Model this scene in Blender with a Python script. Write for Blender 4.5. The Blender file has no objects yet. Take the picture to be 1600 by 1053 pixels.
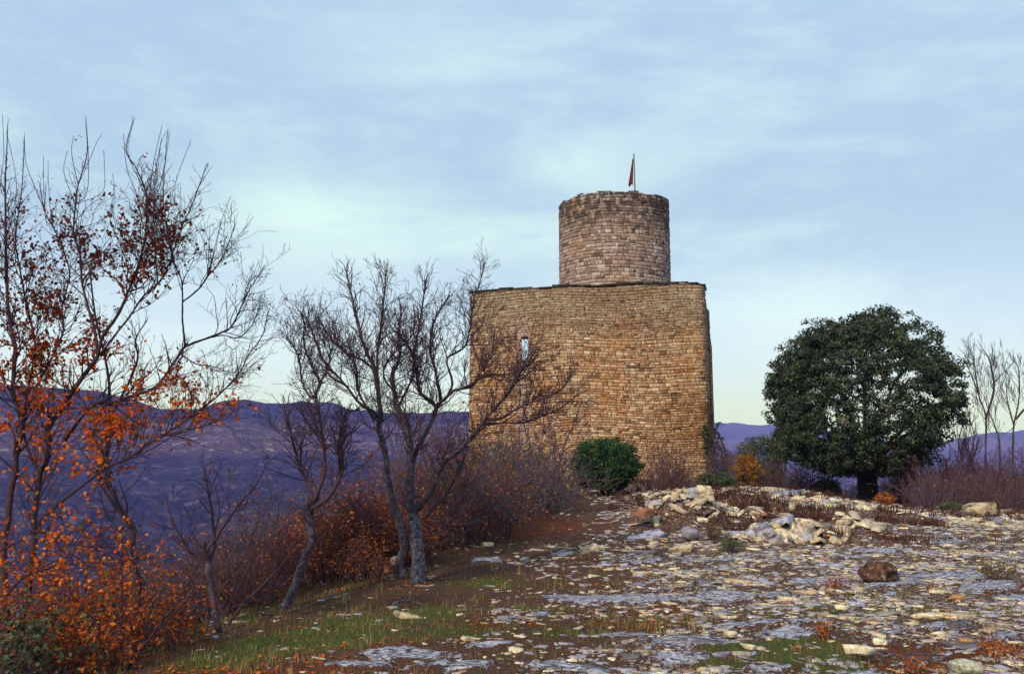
import bpy, math, random
import numpy as np
from mathutils import Vector, Euler

random.seed(7)
rng = np.random.default_rng(11)
scene = bpy.context.scene
col = scene.collection
EYE = 1.6
FPX = 1400.0
PITCH = math.atan(174.0 / FPX)
CP, SP = math.cos(PITCH), math.sin(PITCH)

# ------------------------------------------------------------------ camera
cam_d = bpy.data.cameras.new('camera')
cam_d.sensor_width = 36.0
cam_d.lens = FPX / 1600.0 * 36.0
cam_d.clip_start = 0.05
cam_d.clip_end = 40000.0
cam = bpy.data.objects.new('camera', cam_d)
cam.location = (0, 0, EYE)
cam.rotation_euler = (math.pi / 2 + PITCH, 0, 0)
col.objects.link(cam)
scene.camera = cam

# ------------------------------------------------------------------ light
SUN_EL, SUN_AZ = 34.0, 212.0       # azimuth clockwise from +Y: behind the camera, to the left
SUN_STRENGTH = 3.7
sun_d = bpy.data.lights.new('sun', 'SUN')
sun_d.energy = SUN_STRENGTH
sun_d.angle = math.radians(3)
sun_d.color = (1.0, 0.86, 0.66)
sun = bpy.data.objects.new('sun', sun_d)
el, az = math.radians(SUN_EL), math.radians(SUN_AZ)
sdir = Vector((math.sin(az) * math.cos(el), math.cos(az) * math.cos(el), math.sin(el)))
sun.rotation_euler = sdir.to_track_quat('Z', 'Y').to_euler()
sun.location = sdir * 60
col.objects.link(sun)

scene.view_settings.view_transform = 'Standard'
scene.view_settings.look = 'None'
scene.view_settings.exposure = 0.0
scene.view_settings.gamma = 1.0
scene.view_settings.use_curve_mapping = False
try:
    scene.cycles.max_bounces = 5
    scene.cycles.diffuse_bounces = 2
    scene.cycles.glossy_bounces = 2
    scene.cycles.transparent_max_bounces = 8
    scene.cycles.volume_bounces = 0
except Exception:
    pass

world = bpy.data.worlds.new('World')
scene.world = world
world.use_nodes = True
wn, wl = world.node_tree.nodes, world.node_tree.links
wn.clear()


class NT:
    """small node helper"""
    def __init__(self, tree):
        self.t = tree

    def n(self, typ, **kw):
        nd = self.t.nodes.new(typ)
        ins = kw.pop('ins', {})
        for k, v in kw.items():
            setattr(nd, k, v)
        for k, v in ins.items():
            if isinstance(v, bpy.types.NodeSocket):
                self.t.links.new(v, nd.inputs[k])
            else:
                nd.inputs[k].default_value = v
        return nd

    def math(self, op, a, b=0.0, c=0.0, clamp=False):
        nd = self.n('ShaderNodeMath', operation=op, use_clamp=clamp)
        for i, v in enumerate((a, b, c)):
            if isinstance(v, bpy.types.NodeSocket):
                self.t.links.new(v, nd.inputs[i])
            else:
                nd.inputs[i].default_value = v
        return nd.outputs[0]

    def mix(self, f, a, b, blend='MIX'):
        nd = self.n('ShaderNodeMix', data_type='RGBA', blend_type=blend, clamp_factor=True)
        for i, v in ((0, f), (6, a), (7, b)):
            if isinstance(v, bpy.types.NodeSocket):
                self.t.links.new(v, nd.inputs[i])
            else:
                nd.inputs[i].default_value = v if i == 0 else (tuple(v) + (1,))[:4]
        return nd.outputs[2]

    def noise(self, vec, scale, detail=4, rough=0.6, dist=0.0):
        nd = self.n('ShaderNodeTexNoise', ins={'Scale': scale, 'Detail': detail, 'Roughness': rough, 'Distortion': dist})
        if vec is not None:
            self.t.links.new(vec, nd.inputs['Vector'])
        return nd.outputs['Fac']

    def ramp(self, f, stops, interp='LINEAR'):
        nd = self.n('ShaderNodeValToRGB')
        r = nd.color_ramp
        r.interpolation = interp
        while len(r.elements) < len(stops):
            r.elements.new(0.5)
        for e, (p, c) in zip(r.elements, stops):
            e.position = p
            e.color = (c, c, c, 1) if not hasattr(c, '__len__') else (tuple(c) + (1,))[:4]
        self.t.links.new(f, nd.inputs[0])
        return nd.outputs[0]

    def smap(self, v, a, b):
        nd = self.n('ShaderNodeMapRange', interpolation_type='SMOOTHSTEP', clamp=True,
                    ins={'Value': v, 'From Min': a, 'From Max': b})
        return nd.outputs[0]


def pix_dir(px, py):
    """direction seen at a pixel of the 1600x1053 photograph"""
    x = (px - 800.0) / FPX
    y = -(py - 526.5) / FPX
    return np.array([x, CP - y * SP, SP + y * CP])


def P(px, py, Y):
    d = pix_dir(px, py)
    t = Y / d[1]
    return np.array([d[0] * t, Y, EYE + d[2] * t])


def project(x, y, z):
    """world arrays -> photograph pixels (used to look places up, never to place by the lens)"""
    zz = z - EYE
    dep = y * CP + zz * SP
    up = -y * SP + zz * CP
    dep = np.where(dep < 0.1, 0.1, dep)
    return 800 + FPX * x / dep, 526.5 - FPX * up / dep


# sky: thin high overcast in front of a clear winter sky
W = NT(world.node_tree)
sky = W.n('ShaderNodeTexSky', sky_type='NISHITA', sun_disc=False, sun_elevation=el, sun_rotation=az,
          air_density=1.0, dust_density=1.0, ozone_density=2.0)
tc = W.n('ShaderNodeTexCoord')
gen = tc.outputs['Generated']
mp = W.n('ShaderNodeMapping', ins={'Vector': gen, 'Scale': (1.0, 1.0, 3.4), 'Rotation': (0.0, 0.16, 0.0)})
n1 = W.noise(mp.outputs[0], 2.3, 5, 0.62, 0.35)
n2 = W.noise(mp.outputs[0], 7.0, 5, 0.6, 0.5)
nn = W.math('ADD', W.math('MULTIPLY', n1, 0.75), W.math('MULTIPLY', n2, 0.25))
cl = W.smap(nn, 0.44, 0.64)
# brighter thin patches of the cloud sheet
patch = None
for (px, py, sx, amp) in ((500, 345, 0.20, .62), (640, 70, 0.17, .30), (930, 255, 0.13, .42), (1250, 480, 0.17, .75),
                          (60, 560, 0.25, .35), (600, 560, 0.16, .6), (820, 360, .12, .3)):
    d = pix_dir(px, py)
    d = d / np.linalg.norm(d)
    sub = W.n('ShaderNodeVectorMath', operation='SUBTRACT', ins={0: gen, 1: tuple(d)})
    dm = W.n('ShaderNodeVectorMath', operation='MULTIPLY', ins={0: sub.outputs[0], 1: (1.0 / sx, 1.0 / sx, 3.2 / sx)})
    ln = W.n('ShaderNodeVectorMath', operation='LENGTH', ins={0: dm.outputs[0]})
    nz = W.math('ADD', ln.outputs['Value'], W.math('MULTIPLY', W.math('SUBTRACT', n2, 0.5), 1.3))
    g = W.math('MULTIPLY', W.smap(nz, 1.25, 0.0), amp)
    patch = g if patch is None else W.math('ADD', patch, g)
n3 = W.noise(mp.outputs[0], 34.0, 5, 0.7, 0.3)
cl = W.math('ADD', cl, W.math('MULTIPLY', W.math('SUBTRACT', n3, 0.5), 0.75))
cl = W.math('ADD', W.math('MULTIPLY', cl, 0.42), W.math('MULTIPLY', patch, 1.0), clamp=True)
sepg = W.n('ShaderNodeSeparateXYZ', ins={0: gen})
low = W.math('MULTIPLY', W.smap(sepg.outputs[2], 0.20, 0.0), 0.3)      # paler towards the horizon, all round
cl = W.math('ADD', cl, low, clamp=True)
ccol = W.mix(cl, (0.42, 0.58, 0.81), (0.72, 0.94, 0.96))
ccol = W.mix(W.smap(sepg.outputs[2], 0.26, 0.02), ccol, (0.73, 0.86, 1.26))
b1 = W.n('ShaderNodeBackground', ins={'Color': sky.outputs[0], 'Strength': 0.09})
b2 = W.n('ShaderNodeBackground', ins={'Color': ccol, 'Strength': 1.2})
mx = W.n('ShaderNodeMixShader', ins={0: 0.86, 1: b1.outputs[0], 2: b2.outputs[0]})
W.n('ShaderNodeOutputWorld', ins={'Surface': mx.outputs[0]})


# ------------------------------------------------------------------ helpers
def tag(o, label=None, cat=None, group=None, kind=None):
    if label:
        o['label'] = label
    if cat:
        o['category'] = cat
    if group:
        o['group'] = group
    if kind:
        o['kind'] = kind
    return o


def empty(name, loc, label=None, cat=None, group=None):
    o = bpy.data.objects.new(name, None)
    o.location = loc
    o.empty_display_size = 0.2
    col.objects.link(o)
    return tag(o, label, cat, group)


def mesh_np(name, V, F, tint=None, smooth=False, mat=None, attrs=None):
    V = np.asarray(V, dtype=np.float32)
    F = np.asarray(F, dtype=np.int32)
    me = bpy.data.meshes.new(name)
    k = F.shape[1]
    me.vertices.add(len(V))
    me.vertices.foreach_set('co', V.ravel())
    me.loops.add(F.size)
    me.loops.foreach_set('vertex_index', F.ravel())
    me.polygons.add(len(F))
    me.polygons.foreach_set('loop_start', np.arange(0, F.size, k, dtype=np.int32))
    me.polygons.foreach_set('loop_total', np.full(len(F), k, dtype=np.int32))
    if smooth:
        me.polygons.foreach_set('use_smooth', np.ones(len(F), dtype=bool))
    me.update(calc_edges=True)
    at = dict(attrs or {})
    if tint is not None:
        at['tint'] = tint
    for an, av in at.items():
        a = me.attributes.new(an, 'FLOAT', 'POINT')
        a.data.foreach_set('value', np.asarray(av, dtype=np.float32))
    if mat:
        me.materials.append(mat)
    return me


def obj(name, me, parent=None, loc=None):
    o = bpy.data.objects.new(name, me)
    if loc is not None:
        o.location = loc
    col.objects.link(o)
    if parent is not None:
        o.parent = parent
    return o


class Acc:
    """accumulates verts / quads-or-tris with a tint; everything is stored as one face size"""
    def __init__(self, k):
        self.k, self.V, self.F, self.T, self.n = k, [], [], [], 0

    def add(self, V, F, T):
        V = np.asarray(V, dtype=np.float32).reshape(-1, 3)
        self.V.append(V)
        self.F.append(np.asarray(F, dtype=np.int32) + self.n)
        self.T.append(np.broadcast_to(np.asarray(T, dtype=np.float32), (len(V),)) if np.ndim(T) == 0 else np.asarray(T, dtype=np.float32))
        self.n += len(V)

    def mesh(self, name, mat, smooth=False, origin=None):
        V = np.concatenate(self.V)
        if origin is not None:
            V = V - np.asarray(origin, dtype=np.float32)
        return mesh_np(name, V, np.concatenate(self.F), np.concatenate(self.T), smooth, mat)


def hash2(ix, iy, seed):
    h = (ix.astype(np.int64) * 374761393 + iy.astype(np.int64) * 668265263 + seed * 1442695041) & 0xffffffff
    h = ((h ^ (h >> 13)) * 1274126177) & 0xffffffff
    return ((h ^ (h >> 16)) & 0xffff) / 65535.0


def vnoise(x, y, seed=0):
    ix, iy = np.floor(x), np.floor(y)
    fx, fy = x - ix, y - iy
    fx = fx * fx * (3 - 2 * fx)
    fy = fy * fy * (3 - 2 * fy)
    a = hash2(ix, iy, seed)
    b = hash2(ix + 1, iy, seed)
    c = hash2(ix, iy + 1, seed)
    d = hash2(ix + 1, iy + 1, seed)
    return (a * (1 - fx) + b * fx) * (1 - fy) + (c * (1 - fx) + d * fx) * fy


def fbm(x, y, seed=0, oct=4):
    s, a, t = 0, 0.5, 0
    for i in range(oct):
        s = s + a * vnoise(x * 2 ** i, y * 2 ** i, seed + i * 17)
        t += a
        a *= 0.55
    return s / t


def sstep(x, a, b):
    t = np.clip((x - a) / (b - a), 0, 1)
    return t * t * (3 - 2 * t)


def softplus(x, w=1.0):
    return w * np.logaddexp(0, x / w)


# ------------------------------------------------------------------ materials
def new_mat(name, rough=0.9, spec=0.2):
    m = bpy.data.materials.new(name)
    m.use_nodes = True
    nt = NT(m.node_tree)
    bs = m.node_tree.nodes['Principled BSDF']
    bs.inputs['Roughness'].default_value = rough
    bs.inputs['Specular IOR Level'].default_value = spec
    return m, nt, bs


def attr(nt, name):
    return nt.n('ShaderNodeAttribute', attribute_name=name).outputs['Fac']


def pos(nt):
    return nt.n('ShaderNodeNewGeometry').outputs['Position']


def bump(nt, bs, h, strength, dist=0.02):
    b = nt.n('ShaderNodeBump', ins={'Height': h, 'Strength': strength, 'Distance': dist})
    nt.t.links.new(b.outputs[0], bs.inputs['Normal'])


def mat_masonry(name, ramp, round_tower):
    m, nt, bs = new_mat(name, 0.95, 0.1)
    t = attr(nt, 'tint')
    p = pos(nt)
    sep = nt.n('ShaderNodeSeparateXYZ', ins={0: p})
    z = sep.outputs[2]
    c = nt.ramp(t, ramp)
    big = nt.noise(p, 0.55, 4, 0.65)
    mid = nt.noise(p, 2.6, 4, 0.7)
    fine = nt.noise(p, 22.0, 4, 0.75)
    if round_tower:
        # warm rusty patches across the middle, dark lichen under the rim
        c = nt.mix(nt.math('MULTIPLY', nt.smap(big, 0.50, 0.66), 0.5), c, (0.40, 0.20, 0.085))
        top = nt.math('MULTIPLY', nt.smap(nt.math('ADD', z, nt.math('MULTIPLY', mid, 2.6)), 14.6, 16.6), nt.smap(mid, 0.36, 0.56))
        c = nt.mix(nt.math('MULTIPLY', top, 0.85), c, (0.045, 0.036, 0.032))
    else:
        # upper courses greyer and lichened, middle rusty orange, foot pale
        up = nt.smap(nt.math('ADD', z, nt.math('MULTIPLY', big, 3.0)), 7.6, 10.4)
        c = nt.mix(nt.math('MULTIPLY', up, 0.62), c, (0.29, 0.235, 0.175))
        rust = nt.math('MULTIPLY', nt.smap(big, 0.42, 0.62), nt.smap(z, 9.6, 7.0))
        c = nt.mix(nt.math('MULTIPLY', rust, 0.42), c, (0.50, 0.225, 0.08))
        lo = nt.smap(nt.math('ADD', z, nt.math('MULTIPLY', mid, 1.2)), 2.5, 0.7)
        c = nt.mix(nt.math('MULTIPLY', lo, 0.45), c, (0.58, 0.40, 0.235))
        # broad darker weathering on the right foot of the wall
        xs = nt.smap(sep.outputs[0], 6.4, 9.4)
        zb = nt.math('MULTIPLY', nt.smap(z, 0.6, 2.0), nt.smap(z, 5.2, 3.4))
        dk = nt.math('MULTIPLY', nt.math('MULTIPLY', xs, zb), nt.smap(mid, 0.3, 0.6))
        c = nt.mix(nt.math('MULTIPLY', dk, 0.8), c, (0.16, 0.075, 0.032))
        xd = nt.math('ABSOLUTE', nt.math('SUBTRACT', sep.outputs[0], 0.62))
        strip = nt.math('MULTIPLY', nt.smap(nt.math('ADD', xd, nt.math('MULTIPLY', nt.math('SUBTRACT', mid, 0.5), 0.9)), 0.55, 0.2), nt.smap(z, 8.9, 7.8))
        c = nt.mix(nt.math('MULTIPLY', strip, 0.6), c, (0.50, 0.37, 0.32))
        # long weather bands following the courses
        mpw = nt.n('ShaderNodeMapping', ins={'Vector': p, 'Scale': (0.16, 0.16, 1.1)})
        bn = nt.noise(mpw.outputs[0], 1.0, 5, 0.7)
        bd = nt.math('MULTIPLY', nt.smap(bn, 0.53, 0.66), nt.smap(z, 3.0, 5.0))
        c = nt.mix(nt.math('MULTIPLY', bd, 0.55), c, (0.20, 0.10, 0.05))
        st = nt.math('MULTIPLY', nt.smap(mid, 0.56, 0.68), nt.smap(z, 4.5, 8.6))
        c = nt.mix(nt.math('MULTIPLY', st, 0.8), c, (0.06, 0.045, 0.035))
    c = nt.mix(1.0, c, nt.ramp(fine, [(0.25, 0.35), (0.5, 1.0), (0.8, 1.35)]), 'MULTIPLY')
    nt.t.links.new(c, bs.inputs['Base Color'])
    bump(nt, bs, fine, 0.6, 0.02)
    return m


M = {}
M['wall'] = mat_masonry('ochre_wall_stone', [(0.0, (0.09, 0.045, 0.03)), (0.16, (0.26, 0.135, 0.075)), (0.34, (0.40, 0.205, 0.11)), (0.5, (0.33, 0.235, 0.15)),
                                       (0.68, (0.50, 0.315, 0.185)), (0.85, (0.54, 0.39, 0.25)), (1.0, (0.62, 0.51, 0.37))], False)
M['tower'] = mat_masonry('pinkish_tower_stone', [(0.0, (0.08, 0.05, 0.045)), (0.15, (0.20, 0.13, 0.115)), (0.5, (0.335, 0.24, 0.205)),
                                           (0.8, (0.41, 0.32, 0.285)), (1.0, (0.52, 0.44, 0.40))], True)


def mat_simple(name, stops, scale=6.0, rough=0.9, b=0.4, usetint=False, noise_amt=0.5, spec=0.15, coord='pos', trans=0.0):
    m, nt, bs = new_mat(name, rough, spec)
    p = pos(nt) if coord == 'pos' else nt.n('ShaderNodeTexCoord').outputs['Object']
    nz = nt.noise(p, scale, 5, 0.7)
    if usetint:
        t = attr(nt, 'tint')
        f = nt.math('ADD', t, nt.math('MULTIPLY', nt.math('SUBTRACT', nz, 0.5), noise_amt), clamp=True)
    else:
        f = nz
    c = nt.ramp(f, stops)
    nt.t.links.new(c, bs.inputs['Base Color'])
    if b:
        bump(nt, bs, nz, b, 0.02)
    if trans:
        # thin leaves let some light through
        tr = nt.n('ShaderNodeBsdfTranslucent', ins={'Color': c})
        ms = nt.n('ShaderNodeMixShader', ins={0: trans, 1: bs.outputs[0], 2: tr.outputs[0]})
        out = [n for n in m.node_tree.nodes if n.type == 'OUTPUT_MATERIAL'][0]
        nt.t.links.new(ms.outputs[0], out.inputs['Surface'])
    return m


M['mortar'] = mat_simple('dark_earth_mortar', [(0.3, (0.07, 0.035, 0.02)), (0.7, (0.18, 0.10, 0.055))], 5)
M['coping'] = mat_simple('dark_lichened_coping', [(0.3, (0.02, 0.018, 0.018)), (0.6, (0.05, 0.042, 0.036)), (0.8, (0.12, 0.10, 0.08))], 4)
M['pole'] = mat_simple('grey_painted_pole', [(0.3, (0.10, 0.09, 0.11)), (0.7, (0.16, 0.14, 0.16))], 4, 0.6, 0)
M['flag'] = mat_simple('faded_red_cloth', [(0.0, (0.16, 0.01, 0.02)), (0.75, (0.26, 0.015, 0.03)), (1.0, (0.30, 0.10, 0.02))], 3, 0.9, 0, True, 0.2)
M['bark'] = None
m, nt, bs = new_mat('lichened_grey_bark', 0.95, 0.1)
p = pos(nt)
nz = nt.noise(p, 19, 8, 0.85)
nb = nt.noise(p, 60, 3, 0.7)
c = nt.ramp(nz, [(0.35, (0.012, 0.009, 0.012)), (0.45, (0.05, 0.04, 0.05)), (0.55, (0.13, 0.12, 0.165)), (0.68, (0.34, 0.34, 0.47))])
thin = attr(nt, 'tint')     # tint = 1 on thick stems where the lichen grows, 0 on twigs
c = nt.mix(thin, (0.062, 0.034, 0.048), c)
nt.t.links.new(c, bs.inputs['Base Color'])
bump(nt, bs, nb, 0.8, 0.01)
M['bark'] = m
M['bark_dark'] = mat_simple('dark_bark', [(0.3, (0.012, 0.009, 0.009)), (0.6, (0.04, 0.028, 0.026)), (0.8, (0.10, 0.085, 0.085))], 14, 0.95, 0.8)
M['twig'] = mat_simple('purple_brown_twigs', [(0.0, (0.10, 0.05, 0.06)), (0.4, (0.19, 0.105, 0.105)), (1.0, (0.50, 0.34, 0.32))], 3, 0.9, 0, True, 0.5)
M['twig_grey'] = mat_simple('grey_brown_twigs', [(0.0, (0.09, 0.07, 0.10)), (0.4, (0.22, 0.165, 0.20)), (1.0, (0.50, 0.41, 0.43))], 3, 0.9, 0, True, 0.4)
M['autumn'] = mat_simple('autumn_oak_leaf', [(0.0, (0.085, 0.018, 0.012)), (0.3, (0.22, 0.04, 0.014)), (0.55, (0.60, 0.09, 0.010)), (0.8, (0.75, 0.19, 0.015)),
                                         (0.92, (0.30, 0.20, 0.03)), (1.0, (0.09, 0.10, 0.02))], 9, 0.75, 0, True, 0.12, trans=0.3)
M['rustleaf'] = mat_simple('rust_shrub_leaf', [(0.0, (0.14, 0.03, 0.02)), (0.4, (0.34, 0.075, 0.02)), (0.8, (0.52, 0.16, 0.03)), (1.0, (0.45, 0.28, 0.06))], 3, 0.8, 0, True, 0.4, trans=0.25)
M['oliveleaf'] = mat_simple('olive_shrub_leaf', [(0.0, (0.06, 0.045, 0.012)), (0.5, (0.15, 0.12, 0.02)), (1.0, (0.27, 0.20, 0.035))], 3, 0.8, 0, True, 0.4, trans=0.2)
M['yellowleaf'] = mat_simple('golden_shrub_leaf', [(0.0, (0.12, 0.05, 0.015)), (0.5, (0.34, 0.14, 0.02)), (1.0, (0.55, 0.27, 0.04))], 3, 0.8, 0, True, 0.4, trans=0.3)
M['holm'] = mat_simple('holm_oak_leaf', [(0.0, (0.010, 0.014, 0.008)), (0.4, (0.024, 0.038, 0.018)), (0.75, (0.05, 0.068, 0.03)), (1.0, (0.12, 0.13, 0.07))], 2.2, 0.6, 0, True, 0.5, spec=0.3)
M['juniper'] = mat_simple('juniper_green', [(0.0, (0.012, 0.026, 0.012)), (0.45, (0.024, 0.065, 0.022)), (0.8, (0.06, 0.12, 0.03)), (1.0, (0.20, 0.18, 0.05))], 2.5, 0.7, 0, True, 0.5)
M['scrub'] = mat_simple('dusty_green_scrub', [(0.0, (0.02, 0.03, 0.018)), (0.5, (0.055, 0.075, 0.04)), (1.0, (0.13, 0.13, 0.06))], 2.5, 0.8, 0, True, 0.5)
M['grass'] = mat_simple('mixed_grass', [(0.0, (0.03, 0.08, 0.015)), (0.35, (0.085, 0.155, 0.02)), (0.55, (0.19, 0.17, 0.045)), (0.75, (0.42, 0.32, 0.15)),
                                      (0.85, (0.26, 0.09, 0.04)), (1.0, (0.18, 0.035, 0.025))], 1.2, 0.8, 0, True, 0.12, trans=0.2)
M['redplant'] = mat_simple('red_brown_heath', [(0.0, (0.04, 0.018, 0.016)), (0.5, (0.11, 0.035, 0.025)), (0.8, (0.25, 0.06, 0.028)), (1.0, (0.46, 0.09, 0.03))], 2.0, 0.85, 0, True, 0.4)

# loose limestone: cream tints paint in lit stones, blue-grey tints the reflected sky
m, nt, bs = new_mat('loose_limestone', 0.9, 0.2)
p = pos(nt)
t = attr(nt, 'tint')
c = nt.ramp(t, [(0.0, (0.07, 0.045, 0.04)), (0.12, (0.20, 0.17, 0.20)), (0.3, (0.40, 0.39, 0.51)), (0.5, (0.40, 0.34, 0.31)), (0.72, (0.56, 0.42, 0.27)),
                (0.9, (0.84, 0.72, 0.52)), (0.96, (0.48, 0.22, 0.10)), (1.0, (0.34, 0.14, 0.10))])
f1 = nt.noise(p, 28, 5, 0.75)
f2 = nt.noise(p, 7, 4, 0.7)
c = nt.mix(1.0, c, nt.ramp(f1, [(0.32, 0.3), (0.5, 0.95), (0.75, 1.25)]), 'MULTIPLY')
c = nt.mix(nt.math('MULTIPLY', nt.smap(f2, 0.50, 0.64), 0.8), c, (0.09, 0.06, 0.05))
nt.t.links.new(c, bs.inputs['Base Color'])
bump(nt, bs, f1, 0.7, 0.01)
M['stone'] = m

# lichened boulder
M['boulder'] = mat_simple('brown_lichened_boulder', [(0.32, (0.02, 0.012, 0.011)), (0.5, (0.085, 0.04, 0.03)), (0.6, (0.14, 0.08, 0.055)), (0.72, (0.40, 0.34, 0.32))], 14, 0.95, 0.9)
M['paleboulder'] = mat_simple('pale_lichened_boulder', [(0.3, (0.10, 0.08, 0.06)), (0.45, (0.30, 0.27, 0.20)), (0.6, (0.55, 0.52, 0.40)), (0.8, (0.6, 0.56, 0.46))], 22, 0.95, 0.8)

# ground
m, nt, bs = new_mat('ground_cover', 0.95, 0.1)
p = pos(nt)
sep = nt.n('ShaderNodeSeparateXYZ', ins={0: p})
rock, green, red, far = (attr(nt, a) for a in ('rock', 'green', 'red', 'far'))
g1 = nt.noise(p, 9, 6, 0.75)
g2 = nt.noise(p, 55, 4, 0.75)
g3 = nt.noise(p, 1.3, 4, 0.6)
soil = nt.ramp(g2, [(0.3, (0.026, 0.013, 0.011)), (0.5, (0.085, 0.04, 0.028)), (0.7, (0.19, 0.10, 0.065))])
moss = nt.ramp(g2, [(0.3, (0.025, 0.025, 0.01)), (0.5, (0.065, 0.075, 0.02)), (0.75, (0.17, 0.15, 0.05))])
redc = nt.ramp(g2, [(0.3, (0.05, 0.015, 0.012)), (0.55, (0.13, 0.04, 0.024)), (0.75, (0.25, 0.08, 0.035))])
c = nt.mix(nt.smap(nt.math('ADD', green, nt.math('MULTIPLY', nt.math('SUBTRACT', g1, 0.5), 1.4)), 0.35, 0.65), soil, moss)
c = nt.mix(nt.smap(nt.math('ADD', red, nt.math('MULTIPLY', nt.math('SUBTRACT', g1, 0.5), 1.6)), 0.4, 0.7), c, redc)
# grit: small chips of limestone lying in the soil
mpg0 = nt.n('ShaderNodeMapping', ins={'Vector': p, 'Scale': (1.0, 1.9, 1.0), 'Rotation': (0, 0, 0.2)})
vo = nt.n('ShaderNodeTexVoronoi', feature='F1', ins={'Vector': mpg0.outputs[0], 'Scale': 24.0, 'Randomness': 1.0})
chip = nt.math('MULTIPLY', nt.smap(vo.outputs['Distance'], 0.42, 0.30), nt.math('MULTIPLY', nt.smap(nt.math('ADD', attr(nt, 'stony'), nt.math('MULTIPLY', g1, 0.8)), 0.8, 1.15), 0.75))
sepc = nt.n('ShaderNodeSeparateColor', ins={0: vo.outputs['Color']})
chipc = nt.ramp(sepc.outputs[0], [(0.0, (0.16, 0.11, 0.09)), (0.4, (0.40, 0.37, 0.42)), (0.7, (0.58, 0.50, 0.42)), (1.0, (0.7, 0.62, 0.48))])
chip = nt.math('MULTIPLY', chip, nt.smap(sepc.outputs[1], 0.35, 0.45))
c = nt.mix(chip, c, chipc)
mpg = nt.n('ShaderNodeMapping', ins={'Vector': p, 'Scale': (1.0, 3.4, 1.0), 'Rotation': (0, 0, 0.12)})
rk = nt.noise(mpg.outputs[0], 14, 6, 0.8)
rockc = nt.ramp(rk, [(0.41, (0.025, 0.016, 0.018)), (0.47, (0.14, 0.12, 0.15)), (0.53, (0.42, 0.41, 0.49)), (0.68, (0.66, 0.66, 0.75))])
c = nt.mix(nt.smap(nt.math('ADD', rock, nt.math('MULTIPLY', nt.math('SUBTRACT', g1, 0.5), 2.4)), 0.53, 0.62), c, rockc)
# far country: scrub, with terraced fields high on the slope
h1 = nt.noise(p, 0.012, 5, 0.65)
h2 = nt.noise(p, 0.06, 4, 0.7)
hill = nt.ramp(h2, [(0.40, (0.003, 0.004, 0.006)), (0.5, (0.020, 0.015, 0.02)), (0.60, (0.075, 0.05, 0.055)), (0.7, (0.13, 0.09, 0.085))])
hv = nt.n('ShaderNodeTexVoronoi', feature='F1', ins={'Vector': p, 'Scale': 0.085, 'Randomness': 1.0}).outputs['Distance']
hill = nt.mix(1.0, hill, nt.ramp(hv, [(0.1, 1.6), (0.45, 0.8), (0.75, 0.25)]), 'MULTIPLY')
hill = nt.mix(nt.smap(h1, 0.44, 0.58), hill, nt.mix(1.0, hill, (0.35, 0.4, 0.4), 'MULTIPLY'))
zz = nt.math('ADD', sep.outputs[2], nt.math('MULTIPLY', nt.math('ADD', h1, nt.math('MULTIPLY', h2, .25)), 40.0))
saw = nt.math('FRACT', nt.math('DIVIDE', zz, 13.0))
line = nt.math('MULTIPLY', nt.smap(saw, 0.80, 0.90), nt.smap(h2, 0.44, 0.58))
belt = nt.math('MULTIPLY', nt.smap(zz, 8.0, 24.0), nt.smap(zz, 92.0, 76.0))
fieldc = nt.ramp(nt.noise(p, 0.03, 3, 0.6), [(0.35, (0.30, 0.20, 0.17)), (0.5, (0.26, 0.24, 0.12)), (0.65, (0.40, 0.31, 0.28))])
belt2 = nt.math('MULTIPLY', nt.smap(h1, 0.35, 0.5), belt)
hill = nt.mix(nt.math('MULTIPLY', nt.math('MULTIPLY', line, belt2), 0.85), hill, fieldc)
hill = nt.mix(nt.math('MULTIPLY', belt2, 0.35), hill, (0.13, 0.075, 0.07))
c = nt.mix(far, c, hill)
nt.t.links.new(c, bs.inputs['Base Color'])
hh = nt.math('ADD', nt.math('MULTIPLY', g2, 0.4), nt.math('MULTIPLY', rk, 0.8))
bmp = nt.n('ShaderNodeBump', ins={'Height': hh, 'Strength': 0.8, 'Distance': 0.03})
nt.t.links.new(bmp.outputs[0], bs.inputs['Normal'])
M['ground'] = m


# ------------------------------------------------------------------ terrain
def edge_x(y):
    return np.where(y < 28, -3.2 + 0.17 * (y - 6), 0.54)


def azel(px, py):
    d = pix_dir(px, py)
    return math.atan2(d[0], d[1]), d[2] / math.hypot(d[0], d[1])


LEFT_RIDGE = [(-400, 560), (-60, 590), (60, 600), (150, 606), (200, 618), (250, 634), (310, 634), (345, 622), (380, 619), (420, 627), (470, 624),
              (520, 625), (545, 634), (600, 640), (660, 641), (730, 638), (800, 645), (900, 660), (1000, 720)]
RIGHT_RIDGE = [(-400, 660), (600, 650), (900, 655), (1100, 658), (1140, 661), (1200, 664), (1260, 668), (1400, 690), (1470, 690), (1520, 681), (1560, 675), (1640, 668), (2100, 655)]
LR = np.array([azel(*q) for q in LEFT_RIDGE])
RR = np.array([azel(*q) for q in RIGHT_RIDGE])


def bmp2(x, y, cx, cy, sx, sy, ang=0.0, p=1.0):
    ca, sa = math.cos(ang), math.sin(ang)
    u = ((x - cx) * ca + (y - cy) * sa) / sx
    v = (-(x - cx) * sa + (y - cy) * ca) / sy
    return np.exp(-(u * u + v * v) ** p)


def gp(px, py, z=0.0):
    """where the sight line of a pixel meets height z"""
    d = pix_dir(px, py)
    t = (z - EYE) / d[2]
    return d[0] * t, d[1] * t


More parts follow.
